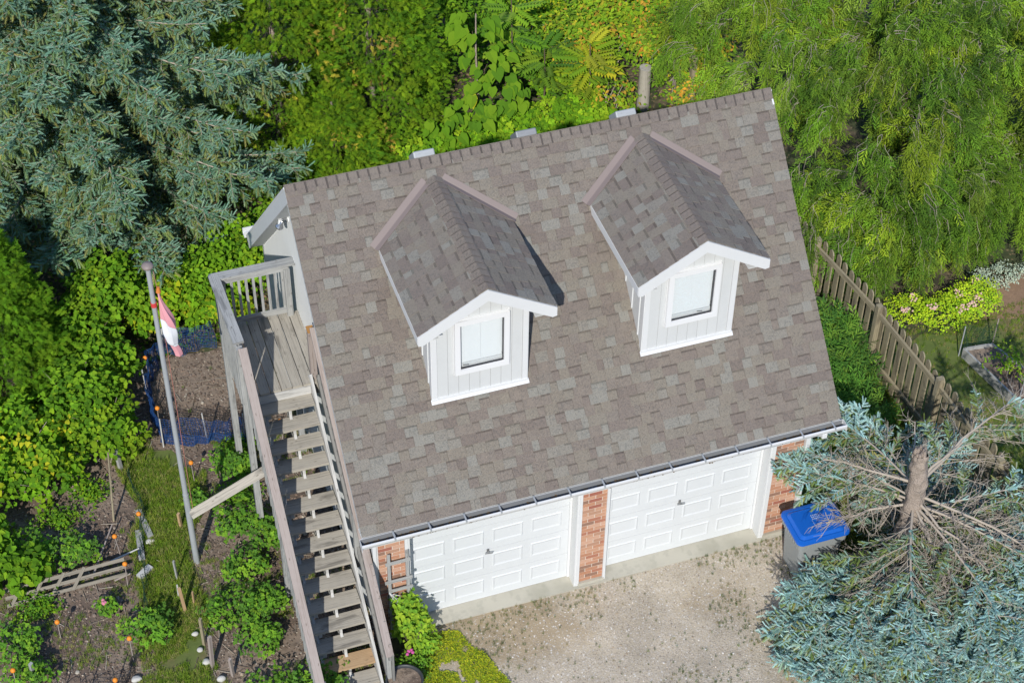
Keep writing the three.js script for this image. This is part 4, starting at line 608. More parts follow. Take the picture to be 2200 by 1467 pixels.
// ------------------------------------------------------------------ leaf shapes (stem end at the origin, tip along +y, face along +z)
function shape(tris) { const g = new THREE.BufferGeometry(); g.setAttribute('position', new THREE.Float32BufferAttribute(tris.flat(2), 3)); g.computeVertexNormals(); return g; }
const LEAF = {
  oval: (() => { const B = [0, 0, 0], L = [-0.3, 0.42, 0.05], R = [0.3, 0.42, 0.05], C = [0, 0.45, -0.04], T2 = [0, 1, -0.08]; return shape([[B, C, L], [B, R, C], [L, C, T2], [C, R, T2]]); })(),
  heart: (() => { const B = [0, 0.06, 0], L0 = [-0.26, -0.04, 0.02], R0 = [0.26, -0.04, 0.02], L1 = [-0.42, 0.28, 0.1], R1 = [0.43, 0.26, 0.06], L2 = [-0.29, 0.62, 0.02], R2 = [0.3, 0.6, -0.02], C = [0, 0.45, -0.06], T2 = [0.03, 1.0, -0.22]; return shape([[B, L1, L0], [B, C, L1], [B, R0, R1], [B, R1, C], [L1, C, L2], [C, R1, R2], [L2, C, T2], [C, R2, T2]]); })(),
  lance: (() => { const B = [0, 0, 0], L = [-0.085, 0.4, 0.015], R = [0.085, 0.4, 0.015], T2 = [0.03, 1, -0.1]; return shape([[B, R, L], [L, R, T2]]); })(),
  trefoil: (() => { const o = []; for (const [a, s] of [[0, 1], [1.0, 0.78], [-1.0, 0.78]]) { const c = Math.cos(a), n = Math.sin(a), r = ([x, y, z]) => [(x * c + y * n) * s, (-x * n + y * c) * s, z * s]; const B = [0, 0.1, 0], L = [-0.36, 0.55, 0.04], R = [0.36, 0.55, 0.04], C = [0, 0.5, -0.05], T2 = [0, 0.98, -0.12]; o.push([B, C, L].map(r), [B, R, C].map(r), [L, C, T2].map(r), [C, R, T2].map(r)); } return shape(o); })(),
  pinnate: (() => { const o = [], leaf = (x, y, a, s) => { const c = Math.cos(a), n = Math.sin(a), r = ([u, v, w]) => [x + (u * c + v * n) * s, y + (-u * n + v * c) * s, w * s - 0.1 * y * y]; const B = [0, 0, 0], L = [-0.2, 0.4, 0.04], R = [0.2, 0.4, 0.04], T2 = [0, 1, -0.1]; o.push([B, R, L].map(r), [L, R, T2].map(r)); }; for (let i = 0; i < 7; i++) { const y = 0.2 + i * 0.11; leaf(0, y, 1.15, 0.34); leaf(0, y, -1.15, 0.34); } leaf(0, 0.92, 0, 0.34); return shape(o); })(),
  fan: (() => { const o = [], r = rng(4); const twig = (x, y, a, L, w) => { const c = Math.sin(a), s = Math.cos(a), px = s * w, py = -c * w; o.push([[x - px, y - py, 0], [x + px, y + py, 0], [x + c * L, y + s * L, (r() - 0.5) * 0.12]]); }; twig(0, 0, 0, 1, 0.04); for (let i = 0; i < 8; i++) { const y = 0.12 + i * 0.1, k = i % 2 ? 1 : -1, L = 0.5 - 0.03 * i; twig(0, y, k * 0.75, L, 0.042); twig(k * 0.3 * L, y + 0.3 * L, k * 0.25, 0.5 * L, 0.04); twig(k * 0.4 * L, y + 0.4 * L, k * 1.15, 0.42 * L, 0.04); } return shape(o); })(),
  brush: (() => { const o = [], r = rng(6), n = 34; for (let i = 0; i < n; i++) { const y = (i / n) * 0.9, a = i * 2.4, rad = 0.2 * (1 - 0.35 * (i / n)), c = Math.cos(a), s = Math.sin(a), w = 0.042, len = 0.17; const b = [c * 0.015, y, s * 0.015], t = [c * rad, y + len + 0.05 * r(), s * rad]; o.push([[b[0] - s * w, b[1], b[2] + c * w], [b[0] + s * w, b[1], b[2] - c * w], t]); } o.push([[-0.03, 0.8, 0], [0.03, 0.8, 0], [0, 1.08, 0]], [[0, 0.8, -0.03], [0, 0.8, 0.03], [0, 1.08, 0]]); return shape(o); })(),
  tuft: (() => { const o = [], r = rng(5); for (let i = 0; i < 9; i++) { const a = r() * 6.28, l = 0.6 + 0.5 * r(), b = 0.25 + 0.5 * r(), x = (r() - 0.5) * 0.5, z = (r() - 0.5) * 0.5, c = Math.cos(a), s = Math.sin(a), w = 0.05; o.push([[x - s * w, 0, z + c * w], [x + s * w, 0, z - c * w], [x + c * b * l * 0.5, l * 0.8, z + s * b * l * 0.5]], [[x - s * w * 0.6 + c * b * 0.2, l * 0.5, z + c * w * 0.6 + s * b * 0.2], [x + s * w * 0.6 + c * b * 0.2, l * 0.5, z - c * w * 0.6 + s * b * 0.2], [x + c * b * l, l * 0.85, z + s * b * l]]); } return shape(o); })(),
  sprig: (() => { const o = [], r = rng(15); for (let i = 0; i < 7; i++) { const y = 0.1 + i * 0.13, k = i % 2 ? 1 : -1, a = k * (0.5 + 0.3 * r()), c = Math.cos(a), s = Math.sin(a), L = 0.42 + 0.12 * r(), w = 0.042, z = (r() - 0.5) * 0.2; const B = [0.03 * Math.sin(y * 7), y, 0], m = [B[0] + s * L * 0.45, y + c * L * 0.45, z * 0.5]; o.push([[m[0] - c * w, m[1] + s * w, m[2]], B, [m[0] + c * w, m[1] - s * w, m[2] + 0.03]], [[m[0] - c * w, m[1] + s * w, m[2]], [m[0] + c * w, m[1] - s * w, m[2] + 0.03], [B[0] + s * L, y + c * L, z]]); } return shape(o); })(),
};
const dirRand = () => { const z = rr(-1, 1), a = rr(0, 6.2832), q = Math.sqrt(1 - z * z); return V(q * Math.cos(a), z, q * Math.sin(a)); };
const tmpM = new THREE.Matrix4(), tmpC = new THREE.Color();
function scatter(name, parent, geo, mat, list, kind) { // list of { p, d (tip direction), n (face), s, c, w }
  const im = new THREE.InstancedMesh(geo, mat, list.length); im.name = name; im.castShadow = im.receiveShadow = true;
  const gain = mat.userData.gain ?? 1;
  list.forEach((e, i) => { const y = e.d.clone().normalize(); let x = y.clone().cross(e.n); if (x.lengthSq() < 1e-6) x = y.clone().cross(V(0.3, 0.5, 0.8)); x.normalize(); const z = x.clone().cross(y);
    tmpM.makeBasis(x.multiplyScalar(e.s * (e.w ?? 1)), y.multiplyScalar(e.s), z.multiplyScalar(e.s)).setPosition(e.p); im.setMatrixAt(i, tmpM); im.setColorAt(i, tmpC.setRGB(e.c[0] * gain, e.c[1] * gain, e.c[2] * gain)); });
  im.userData.kind = kind ?? 'stuff';
  parent.add(im); return im;
}
const tint = (c, a) => { const k = rr(1 - a, 1 + a), h = rr(-0.06, 0.06); return [c[0] * (k + h), c[1] * k, c[2] * (k - h)]; };
// leaf cloud over a set of ellipsoids, in clumps
function cloud(ells, clumps, per, clumpR, size, pal, o = {}) {
  const out = [], vol = ells.map((e) => e[3] * e[5] * (1 + e[4])), tot = vol.reduce((a, b) => a + b, 0);
  for (let c = 0; c < clumps; c++) {
    let k = 0, q = rnd() * tot; while (k < ells.length - 1 && q > vol[k]) q -= vol[k++];
    const [ex, ey, ez, rx, ry, rz] = ells[k]; let u = dirRand(); if (u.y < (o.low ?? -0.25)) u.y = -u.y; u.normalize(); const rad = rr(o.inner ?? 0.62, 1.02);
    const cp = V(ex + u.x * rx * rad, Math.max(0.05, ey + u.y * ry * rad), ez + u.z * rz * rad), cc = pick(pal), kk = rr(0.8, 1.2), lean = u.clone().multiplyScalar(0.6).add(dirRand().multiplyScalar(0.35));
    for (let i = 0; i < per; i++) {
      const p = cp.clone().add(dirRand().multiplyScalar(clumpR * Math.cbrt(rnd()))); if (p.y < 0.02) p.y = rr(0.02, 0.08);
      const n = V(0, o.up ?? 0.75, 0).add(lean).addScaledVector(SUN, 0.55).add(dirRand().multiplyScalar(o.rough ?? 0.65)).normalize(), d = dirRand().multiplyScalar(1).add(u.clone().multiplyScalar(0.5)); d.y -= o.droop ?? 0.25; d.addScaledVector(n, -d.dot(n) * 0.8).normalize();
      const base = rnd() < (o.odd ?? 0.12) ? pick(pal) : cc; out.push({ p, d, n, s: rr(...size), c: tint(base.map((x) => x * kk), 0.18) });
    }
  }
  return out;
}
function stemsFor(ells, n, r0) { const g = []; for (let i = 0; i < n; i++) { const [x, y, z, rx, ry, rz] = pick(ells), b = V(x + rr(-0.3, 0.3) * rx, -0.03, z + rr(-0.3, 0.3) * rz), t = V(x + rr(-0.75, 0.75) * rx, y + rr(0.1, 0.75) * ry, z + rr(-0.75, 0.75) * rz), m = b.clone().lerp(t, 0.5).add(V(rr(-0.1, 0.1), rr(0, 0.15), rr(-0.1, 0.1))); g.push(limb([b, m, t], r0, r0 * 0.4, 5)); } return merge(g); }
function shrub(name, label, category, ells, leaf, mat, clumps, per, clumpR, size, pal, o = {}, sd = 1) {
  seed(sd); const [cx, , cz] = ells[0], t = thing(name, label, category, [cx, 0, cz], 0, o.group); const loc = ells.map(([x, ...r]) => [x - cx, r[0], r[1] - cz, r[2], r[3], r[4]]);
  part(o.stemName ?? 'stem', stemsFor(loc, o.stems ?? 10, o.stemR ?? 0.012), o.stemMat ?? M.darkTwig, t, 'stuff');
  scatter('foliage', t, leaf, mat, cloud(loc, clumps, per, clumpR, size, pal, o)); return t;
}
const P_ = {
  bright: [[0.1, 0.2, 0.008], [0.085, 0.18, 0.008], [0.135, 0.235, 0.01], [0.065, 0.15, 0.008], [0.17, 0.25, 0.012]],
  mid: [[0.065, 0.145, 0.008], [0.08, 0.165, 0.008], [0.05, 0.115, 0.008], [0.1, 0.185, 0.01], [0.125, 0.2, 0.01]],
  yellow: [[0.18, 0.24, 0.008], [0.23, 0.26, 0.01], [0.12, 0.2, 0.008], [0.28, 0.27, 0.014]],
  autumn: [[0.1, 0.19, 0.008], [0.14, 0.21, 0.008], [0.19, 0.22, 0.01], [0.08, 0.155, 0.008], [0.11, 0.19, 0.008], [0.13, 0.2, 0.008], [0.09, 0.165, 0.008], [0.24, 0.21, 0.014], [0.29, 0.17, 0.02]],
  cedar: [[0.075, 0.155, 0.007], [0.1, 0.185, 0.008], [0.055, 0.125, 0.008], [0.135, 0.21, 0.01], [0.11, 0.18, 0.008]],
  rose: [[0.06, 0.145, 0.012], [0.08, 0.175, 0.012], [0.05, 0.115, 0.014], [0.11, 0.2, 0.014]],
  blue: [[0.1, 0.185, 0.125], [0.125, 0.21, 0.15], [0.085, 0.16, 0.1], [0.15, 0.235, 0.175]],
  pale: [[0.17, 0.265, 0.25], [0.21, 0.31, 0.3], [0.14, 0.22, 0.2], [0.26, 0.35, 0.33]],
  olive: [[0.095, 0.135, 0.035], [0.12, 0.155, 0.045], [0.075, 0.115, 0.035], [0.15, 0.15, 0.05]],
};

// ------------------------------------------------------------------ spruces
// a branch: bare wood inside, side twigs in two ranks, needle shoots on them and hanging below
function spruceBranch(out, start, az, len, rise, o) {
  const dir = V(Math.sin(az), 0, Math.cos(az)), side = V(dir.z, 0, -dir.x), pts = [];
  const sag = o.sag ?? 0.3, at = (t) => start.clone().addScaledVector(dir, len * t).add(V(0, len * (rise * t - sag * t * t + (o.tip ?? 0.12) * t * t * t * t), 0)).addScaledVector(side, Math.sin(t * 4 + az * 3) * 0.04 * len * t);
  for (let i = 0; i <= 6; i++) pts.push(at(i / 6)); out.wood.push(limb(pts, (o.wood ?? 0.01) + 0.007 * len, 0.005, 5));
  const step = o.step ?? 0.11, BL = o.pal ?? P_.blue; let k = 0;
  for (let d = len * (o.bare ?? 0.15); d < len; d += step * rr(0.75, 1.2), k++) {
    const t = d / len, b = at(t), f = at(Math.min(1, t + 0.03)).sub(b).normalize(), sg = k % 2 ? 1 : -1, tl = (o.twig ?? 0.55) * Math.pow(1 - t, 0.75) * Math.min(1, t * 3 + 0.2) * rr(0.7, 1.15) * len * 0.42 + 0.13;
    const td = f.clone().multiplyScalar(0.75).addScaledVector(side, sg * rr(0.5, 1.1)).add(V(0, rr(-0.35, 0.2), 0)).add(dirRand().multiplyScalar(0.22)).normalize(), inner = t < (o.deadUntil ?? 0) * rr(0.8, 1.2), dead = (inner && rnd() < (o.deadShare ?? 1)) || rnd() < (o.dead ?? 0);
    const q = [b]; for (let i = 1; i <= 3; i++) q.push(b.clone().addScaledVector(td, (tl * i) / 3).add(V(rr(-0.02, 0.02), -tl * 0.12 * (i / 3) ** 2 * (o.hang ?? 1), rr(-0.02, 0.02))));
    (dead ? out.dry : out.twigs).push(limb(q, 0.007, 0.003, 3));
    if (dead) { for (let i = 0; i < tl / 0.06; i++) { const p = q[0].clone().lerp(q[3], rr(0.2, 1)); out.dry.push(rod(p, p.clone().add(td.clone().multiplyScalar(rr(0.03, 0.14)).add(dirRand().multiplyScalar(0.09))), 0.0035, 0.002, 3)); } continue; }
    if (!dead && t > (o.bare ?? 0.15) + 0.05) for (let i = 0; i < 2; i++) out.shoots.push({ p: b.clone().add(V(0, 0.01, 0)), d: f.clone().add(V(rr(-0.5, 0.5), rr(0.1, 0.7), rr(-0.5, 0.5))).normalize(), n: dirRand(), s: rr(0.12, 0.18) * (o.size ?? 1), c: tint(pick(BL), 0.15), w: 1.3 });
    const n = Math.max(2, Math.round(tl / 0.05)), old = rnd() < 0.35;
    for (let i = 0; i <= n; i++) {
      const u = i / n, p = i === n ? q[3].clone() : (u < 0.34 ? q[0].clone().lerp(q[1], u * 3) : u < 0.67 ? q[1].clone().lerp(q[2], u * 3 - 1) : q[2].clone().lerp(q[3], u * 3 - 2));
      for (const s2 of i === n ? [0] : [1, -1]) {
        const tipn = Math.min(1, 0.35 * u + 0.75 * t), sd = td.clone().multiplyScalar(0.7).add(td.clone().cross(V(0, 1, 0)).multiplyScalar(s2 * rr(0.5, 0.9))).add(V(0, s2 ? rr(-0.5, 0.45) * (o.hang ?? 1) : 0.2, 0)).add(dirRand().multiplyScalar(0.42)).normalize();
        out.shoots.push({ p, d: sd, n: dirRand(), s: rr(0.11, 0.175) * (o.size ?? 1), c: tint(rnd() < tipn * (old ? 0.6 : 1.15) - (o.oliveBias ?? 0) - (inner ? 0.6 : 0) ? pick(BL) : rnd() < 0.5 ? mix3(pick(BL), pick(P_.olive), 0.5) : pick(P_.olive), 0.24), w: rr(0.8, 1.25) });
        // hanging older shoots below
        if (s2 && rnd() < (o.curtain ?? 0.35)) out.shoots.push({ p: p.clone().add(V(0, -0.03, 0)), d: V(rr(-0.4, 0.4), -1, rr(-0.4, 0.4)).addScaledVector(td, 0.5).normalize(), n: dirRand(), s: rr(0.14, 0.24) * (o.size ?? 1), c: tint(rnd() < 0.45 ? mix3(pick(BL), pick(P_.olive), 0.55) : pick(P_.olive), 0.2), w: 1.1 });
      }
    }
  }
}
function finishSpruce(t, out) {
  part('branch', merge(out.wood), M.twig, t); if (out.twigs.length) part('twig', merge(out.twigs), M.twig, t, 'stuff'); if (out.dry.length) part('dead_twig', merge(out.dry), M.twig, t, 'stuff');
  scatter('foliage', t, LEAF.brush, M.needle, out.shoots);
}
{
  seed(700);
  const t = thing('blue_spruce', 'huge blue spruce with drooping layered branches filling the upper left corner', 'spruce tree', [-8.35, 0, -10.9]);
  part('trunk', limb([V(0, -0.1, 0), V(0.03, 3, 0), V(0, 7, 0), V(0, 11.5, 0)], 0.26, 0.08, 10), M.bark, t);
  const out = { wood: [], twigs: [], dry: [], shoots: [] };
  for (let y = 0.9; y < 9.6; y += 0.32) { const n = 9, a0 = rr(0, 6.28), L = 4.45 * (1 - y / 13.5) * (y < 1.4 ? 0.9 : 1); for (let i = 0; i < n; i++) { const az = a0 + (i / n) * 6.2832 + rr(-0.25, 0.25), back = Math.cos(az - 2.9); if (back > 0.2 && rnd() < 0.85) continue; spruceBranch(out, V(0, y + rr(-0.15, 0.15), 0), az, L * rr(0.78, 1.1) * (1 + 0.08 * Math.cos(az)), rr(0.12, 0.28), { sag: 0.34, tip: 0.16, step: 0.115, twig: 0.66, curtain: 0.5, bare: 0.2, oliveBias: 0.12, size: 0.9, wood: 0.006 }); } }
  finishSpruce(t, out);
}
{
  seed(710);
  const t = thing('topped_spruce', 'blue spruce with a topped trunk, bare dead inner branches and blue lower foliage', 'spruce tree', [1.5, 0, 1.72]);
  part('trunk', lumpy([V(0.02, -0.1, -0.05), V(0.0, 1.4, 0.0), V(-0.02, 2.4, 0.0), V(-0.06, 2.95, -0.02)], 0.17, 0.105, 22, 9, 0.22), M.bark, t);
  { const sp = []; for (let i = 0; i < 16; i++) { const a = i * 2.4, r = 0.09 * Math.sqrt(i / 16); sp.push(rod(V(-0.06 + r * Math.cos(a), 2.85, -0.02 + r * Math.sin(a)), V(-0.06 + 0.9 * r * Math.cos(a), 2.95 + rr(0, 0.09), -0.02 + 0.9 * r * Math.sin(a)), 0.04, 0.02, 5)); } part('broken_top', merge(sp), M.bark, t); }
  const out = { wood: [], twigs: [], dry: [], shoots: [] };
  // bare leaders, as in the picture
  const bare = [[2.35, 1.95, 1.95, 2.35, 0.35], [2.1, 2.2, 0.72, 1.95, 0.0], [2.0, 1.6, 0.3, 1.3, -0.02], [1.9, 1.5, -0.12, 1.25, -0.05], [2.2, 1.1, 2.75, 0.95, 0.55], [2.3, 1.3, -2.3, 1.5, 0.1], [1.9, 1.2, -1.75, 1.5, -0.02], [1.7, 1.6, 1.25, 1.7, -0.05], [1.6, 1.5, -0.7, 1.4, -0.1], [1.9, 1.7, 0.95, 1.8, -0.04], [1.5, 1.4, 2.2, 1.3, 0.05], [1.8, 1.3, -2.7, 1.2, 0.1]];
  for (const [y, L, az, , rise] of bare) { const nT = az > 1.5 ? 16 : 44; const d = V(Math.sin(az), rise, Math.cos(az)).normalize(), pts = [V(0, y, 0)]; for (let i = 1; i <= 6; i++) pts.push(V(0, y, 0).addScaledVector(d, (L * i) / 6).add(V(rr(-0.06, 0.06), -0.16 * L * (i / 6) ** 2 + rr(-0.02, 0.02), rr(-0.03, 0.03)))); out.wood.push(limb(pts, 0.023, 0.007, 7));
    for (let i = 0; i < nT; i++) { const u = rr(0.18, 1) * 6, k = Math.min(5, Math.floor(u)), p = pts[k].clone().lerp(pts[k + 1], u - k), td = d.clone().multiplyScalar(0.6).add(dirRand().multiplyScalar(0.8)); td.y -= 0.1; td.normalize(); const tl = rr(0.15, 0.55) * (1.1 - u / 12), m = p.clone().addScaledVector(td, tl * 0.5).add(dirRand().multiplyScalar(0.03)), e = p.clone().addScaledVector(td, tl).add(V(0, -0.05, 0)); out.dry.push(limb([p, m, e], 0.007, 0.003, 3)); for (let j = 0; j < 5; j++) { const b = m.clone().lerp(e, rr(-0.3, 1)); out.dry.push(rod(b, b.clone().add(td.clone().multiplyScalar(0.08).add(dirRand().multiplyScalar(0.09))), 0.0035, 0.002, 3)); } } }
  // living skirt: branches from low on the trunk reaching out and down, twiggy and dead near the trunk
  for (let y = 0.4; y < 1.9; y += 0.15) { const n = 13, a0 = rr(0, 6.28); for (let i = 0; i < n; i++) { const az = a0 + (i / n) * 6.2832 + rr(-0.2, 0.2), c = Math.cos(az - 0.15), s = Math.atan2(Math.sin(az), Math.cos(az));
    if (s < -1.5 && s > -2.95) continue; if (s < -0.95 && s > -1.6 && y > 0.6) continue;
    let L = 1.75 + 0.95 * Math.max(0, c) ** 1.2 + 0.4 * Math.max(0, Math.cos(az - 1.5)) + 0.35 * Math.max(0, Math.cos(az + 1.3)); if (s < -1.75 && s > -2.95) L = 1.2; if (c < 0.1 && (y > 1.0 || rnd() < 0.35)) continue; if (y > 1.3 && c < 0.35 && rnd() < 0.6) continue; L *= rr(0.85, 1.1);
    spruceBranch(out, V(0, y, 0), az, L, y > 1.2 ? rr(-0.05, 0.1) : rr(0.1, 0.28), { sag: 0.22, tip: 0.14, step: 0.066, twig: 0.78, bare: 0.12, deadUntil: c > 0.3 ? 0.5 : 0.55, deadShare: 0.68, dead: 0.08, curtain: 0.3, hang: 0.7, oliveBias: -0.12, size: 0.72, pal: P_.pale, wood: 0.004 }); } }
  // single live tufts: in front of the right pier, by the eave corner, and at the back right
  for (const [y, az, L, rise, du] of [[1.95, -2.38, 1.95, 0.0, 0.45], [2.0, -2.6, 1.9, -0.02, 0.5], [2.2, -2.95, 2.1, 0.0, 0.6], [2.1, 3.1, 1.9, 0.0, 0.6], [2.3, 2.02, 3.3, 0.06, 0.84], [0.36, -1.38, 2.2, 0.03, 0.45], [0.4, -1.2, 2.35, 0.04, 0.4], [0.5, -1.05, 2.4, 0.05, 0.4], [0.62, -1.3, 2.15, 0.08, 0.5], [0.7, -1.12, 2.2, 0.1, 0.45], [0.85, -1.4, 1.6, 0.1, 0.5], [0.75, -1.6, 1.45, 0.06, 0.5], [0.5, -1.15, 2.4, 0.06, 0.4], [0.6, -0.95, 2.6, 0.1, 0.4]])
    spruceBranch(out, V(0, y, 0), az, L, rise, { sag: 0.16, tip: 0.08, step: 0.075, twig: 0.95, bare: 0.1, deadUntil: du, deadShare: 0.8, curtain: 0.4, oliveBias: -0.05, size: 0.8, pal: P_.pale, wood: 0.006 });
  finishSpruce(t, out);
}
// a big tuft reaching in front of the right brick pier belongs to the same tree: its low branch over the cart is among the skirt branches

// ------------------------------------------------------------------ cedars
function cedar(name, label, pos, height, radius, n, pal, sd, extra = {}) {
  seed(sd); const t = thing(name, label, 'cedar tree', pos); part('trunk', limb([V(0, -0.1, 0), V(0.02, height * 0.5, 0), V(0, height * 0.97, 0)], 0.09, 0.02, 8), M.bark, t);
  const list = [], wood = [];
  for (let i = 0; i < n; i++) {
    const h = Math.pow(rnd(), extra.pow ?? 1.3), y = 0.15 + h * (height - 0.2), az = rr(0, 6.2832), gap = Math.sin(az * 7 + y * 5 + sd) + Math.sin(az * 4 - y * 8); if (gap < -1.1) continue; const R = radius * Math.pow(1 - h * 0.97, extra.exp ?? 0.62) * (0.8 + 0.16 * Math.sin(az * 7 + y * 5 + sd) + 0.12 * Math.sin(az * 4 - y * 8)), o = V(Math.sin(az), 0, Math.cos(az)), q = rr(0.72, 1.06), p0 = V(0, y, 0).addScaledVector(o, R * q), leafRand = rr(0.75, 1.2), cc = rnd() < (extra.brown ?? 0.05) ? pick([[0.36, 0.27, 0.04], [0.3, 0.2, 0.05], [0.3, 0.26, 0.03]]) : pick(pal);  // each branch tip gets its own random tone
    if (i % 9 === 0) wood.push(limb([V(0, y - 0.15, 0), p0], 0.012, 0.004, 3));
    for (let k = 0; k < 20; k++) { const d = o.clone().multiplyScalar(rr(0.3, 1)).add(V(0, rr(-0.25, 0.55), 0)).add(dirRand().multiplyScalar(0.6)).normalize(); list.push({ p: p0.clone().add(dirRand().multiplyScalar(0.15)), d, n: dirRand().multiplyScalar(0.8).add(V(0, 0.4, 0)).addScaledVector(o, 0.4).addScaledVector(SUN, 0.7), s: rr(0.075, 0.15), c: tint(cc.map((x) => x * leafRand), 0.2), w: 0.8 }); }
  }
  if (wood.length) part('branch', merge(wood), M.darkTwig, t); scatter('foliage', t, LEAF.fan, M.leaf, list); return t;
}
cedar('cedar_tree', 'yellow green cedar with golden brown patches right beside the big blue spruce', [-4.55, 0, -11.2], 5.2, 1.75, 1500, P_.cedar, 720, { brown: 0.06, exp: 0.5, pow: 1.1 });
cedar('cedar_tree', 'bushy green cedar between the golden patched one and the large leaved sapling', [-2.75, 0, -11.4], 5.6, 1.6, 1500, P_.cedar, 721, { brown: 0.02, exp: 0.5, pow: 1.1 });
cedar('cedar_tree', 'low green cedar behind the ridge in front of the two taller cedars', [-3.8, 0, -10.1], 1.7, 1.15, 620, P_.cedar, 722, { brown: 0.03, exp: 0.5 });
cedar('cedar_tree', 'dark green cedar at the left picture edge below the blue spruce', [-10.15, 0, -6.35], 3.3, 1.15, 1200, [[0.065, 0.15, 0.007], [0.08, 0.175, 0.008], [0.055, 0.12, 0.008], [0.11, 0.2, 0.01]], 723, { brown: 0, exp: 0.55 });

// ------------------------------------------------------------------ catalpa sapling: large leaves, each a piece
{
  seed(730);
  const t = thing('large_leaf_sapling', 'sapling with big heart shaped light green leaves in front of the cedars', 'sapling', [-1.0, 0, -10.5]);
  part('trunk', limb([V(0, -0.05, 0), V(0.05, 0.9, 0.05), V(0.0, 1.8, 0.05), V(0.05, 2.6, -0.1)], 0.03, 0.012, 7), M.bark, t);
  const groups = [[0.0, 2.35, -0.15, 0.42, 26], [0.2, 1.75, 0.1, 0.4, 28], [0.3, 1.2, 0.35, 0.5, 36], [-0.25, 0.9, 0.5, 0.42, 30], [-0.75, 0.75, 0.6, 0.35, 18], [0.65, 1.0, 0.35, 0.3, 14]], br = [];
  const mats = [[0.125, 0.27, 0.01], [0.155, 0.3, 0.012], [0.1, 0.23, 0.012], [0.18, 0.32, 0.014], [0.5, 0.5, 0.02]].map((c) => new THREE.MeshPhysicalMaterial({ color: rgb(...c), roughness: 0.95, specularIntensity: 0.3, transmission: 0.3, thickness: 0, side: THREE.DoubleSide }));
  for (const [x, y, z, r, n] of groups) { br.push(limb([V(0.02, y * 0.6, 0.03), V(x, y - 0.15, z)], 0.012, 0.006, 5)); for (let i = 0; i < n; i++) { const u = dirRand(); const p = V(x, y, z).add(V(u.x * r, u.y * r * 0.5, u.z * r * 0.8)), nn = V(u.x * 0.3 - 0.2, 1, 0.75 + u.z * 0.2).add(dirRand().multiplyScalar(0.3)).normalize(), d = V(u.x * 0.8, -0.45, 0.7 + u.z * 0.5).add(dirRand().multiplyScalar(0.4)); d.addScaledVector(nn, -d.dot(nn)).normalize(); const xx = d.clone().cross(nn).normalize(), m = part('leaf', LEAF.heart, rnd() < 0.02 ? mats[4] : mats[Math.floor(rnd() * 4)], t); m.quaternion.setFromRotationMatrix(basis(xx, d, xx.clone().cross(d), V(0, 0, 0))); m.position.copy(p); m.scale.setScalar(rr(0.15, 0.29)); } }
  part('branch', merge(br), M.darkTwig, t);
}
// sumac like saplings with feathered leaves
function feathered(label, pos, h, n, pal, sd) { seed(sd); const t = thing('feather_leaf_sapling', label, 'sapling', pos); part('stem', limb([V(0, -0.05, 0), V(0.04, h * 0.5, 0), V(0, h, 0.02)], 0.022, 0.01, 6), M.darkTwig, t); const list = []; for (let i = 0; i < n; i++) { const az = i * 2.4, y = h * rr(0.45, 1), o = V(Math.sin(az), 0, Math.cos(az)); list.push({ p: V(0, y, 0).addScaledVector(o, 0.03), d: o.clone().add(V(0, rr(-0.1, 0.5), 0)).normalize(), n: V(0, 1, 0).add(dirRand().multiplyScalar(0.3)), s: rr(0.42, 0.65), c: tint(pick(pal), 0.15), w: 0.9 }); } scatter('foliage', t, LEAF.pinnate, M.gloss, list); }
feathered('feather leaved sapling at the top edge right of the big leaved sapling', [-0.15, 0, -11.0], 2.5, 26, P_.bright, 740);
feathered('second feather leaved sapling, lower and nearer to the shady gap', [0.35, 0, -10.55], 1.6, 20, P_.mid, 741);
feathered('feather leaved sapling left of the timber post with drooping yellowing leaves', [1.15, 0, -10.3], 1.7, 24, P_.yellow, 742);

// ------------------------------------------------------------------ hedge, vines and thickets
shrub('vine_thicket', 'low carpet of light green vine leaves just behind the roof ridge', 'vines', [[-0.6, 0.25, -10.0, 1.5, 0.4, 0.6], [0.8, 0.3, -10.0, 0.9, 0.45, 0.6], [-2.2, 0.25, -9.8, 1.0, 0.4, 0.5], [0.9, 0.5, -10.9, 0.8, 0.5, 0.5]], LEAF.trefoil, M.leaf, 430, 12, 0.17, [0.06, 0.11], P_.bright, { stems: 26, low: 0, inner: 0.3 }, 750);
shrub('yellowing_thicket', 'thicket of green and yellow leaves with orange ones above the right dormer', 'shrub', [[2.0, 0.8, -11.5, 1.0, 0.8, 0.7], [1.2, 0.8, -11.3, 0.8, 0.9, 0.7], [3.2, 0.8, -10.7, 0.9, 0.8, 0.9], [2.6, 1.0, -11.8, 1.3, 0.9, 0.8], [1.5, 0.4, -10.2, 0.6, 0.5, 0.4]], LEAF.oval, M.gloss, 700, 13, 0.2, [0.06, 0.115], P_.autumn, { stems: 40, stemMat: M.twig, droop: 0.5, low: -0.1 }, 751);
shrub('orange_leaf_shrub', 'low shrub with many orange and yellow leaves next to the timber post', 'shrub', [[3.25, 0.35, -9.75, 0.6, 0.45, 0.5], [2.7, 0.95, -11.0, 0.5, 0.35, 0.35]], LEAF.oval, M.gloss, 150, 9, 0.16, [0.06, 0.1], [[0.38, 0.17, 0.02], [0.4, 0.24, 0.03], [0.2, 0.22, 0.02], [0.1, 0.18, 0.015], [0.13, 0.2, 0.015], [0.11, 0.19, 0.015], [0.14, 0.2, 0.015]], { stems: 12, odd: 0.6, low: 0 }, 752);
shrub('leafy_shrub', 'green shrub below the spruce tips beside the gable corner', 'shrub', [[-5.9, 0.5, -7.7, 0.9, 0.75, 0.7], [-6.7, 0.45, -7.3, 0.8, 0.7, 0.6], [-5.2, 0.4, -8.4, 0.7, 0.6, 0.5]], LEAF.heart, M.leaf, 250, 15, 0.17, [0.06, 0.105], [...P_.bright, ...P_.mid], { stems: 18, inner: 0.5 }, 753);
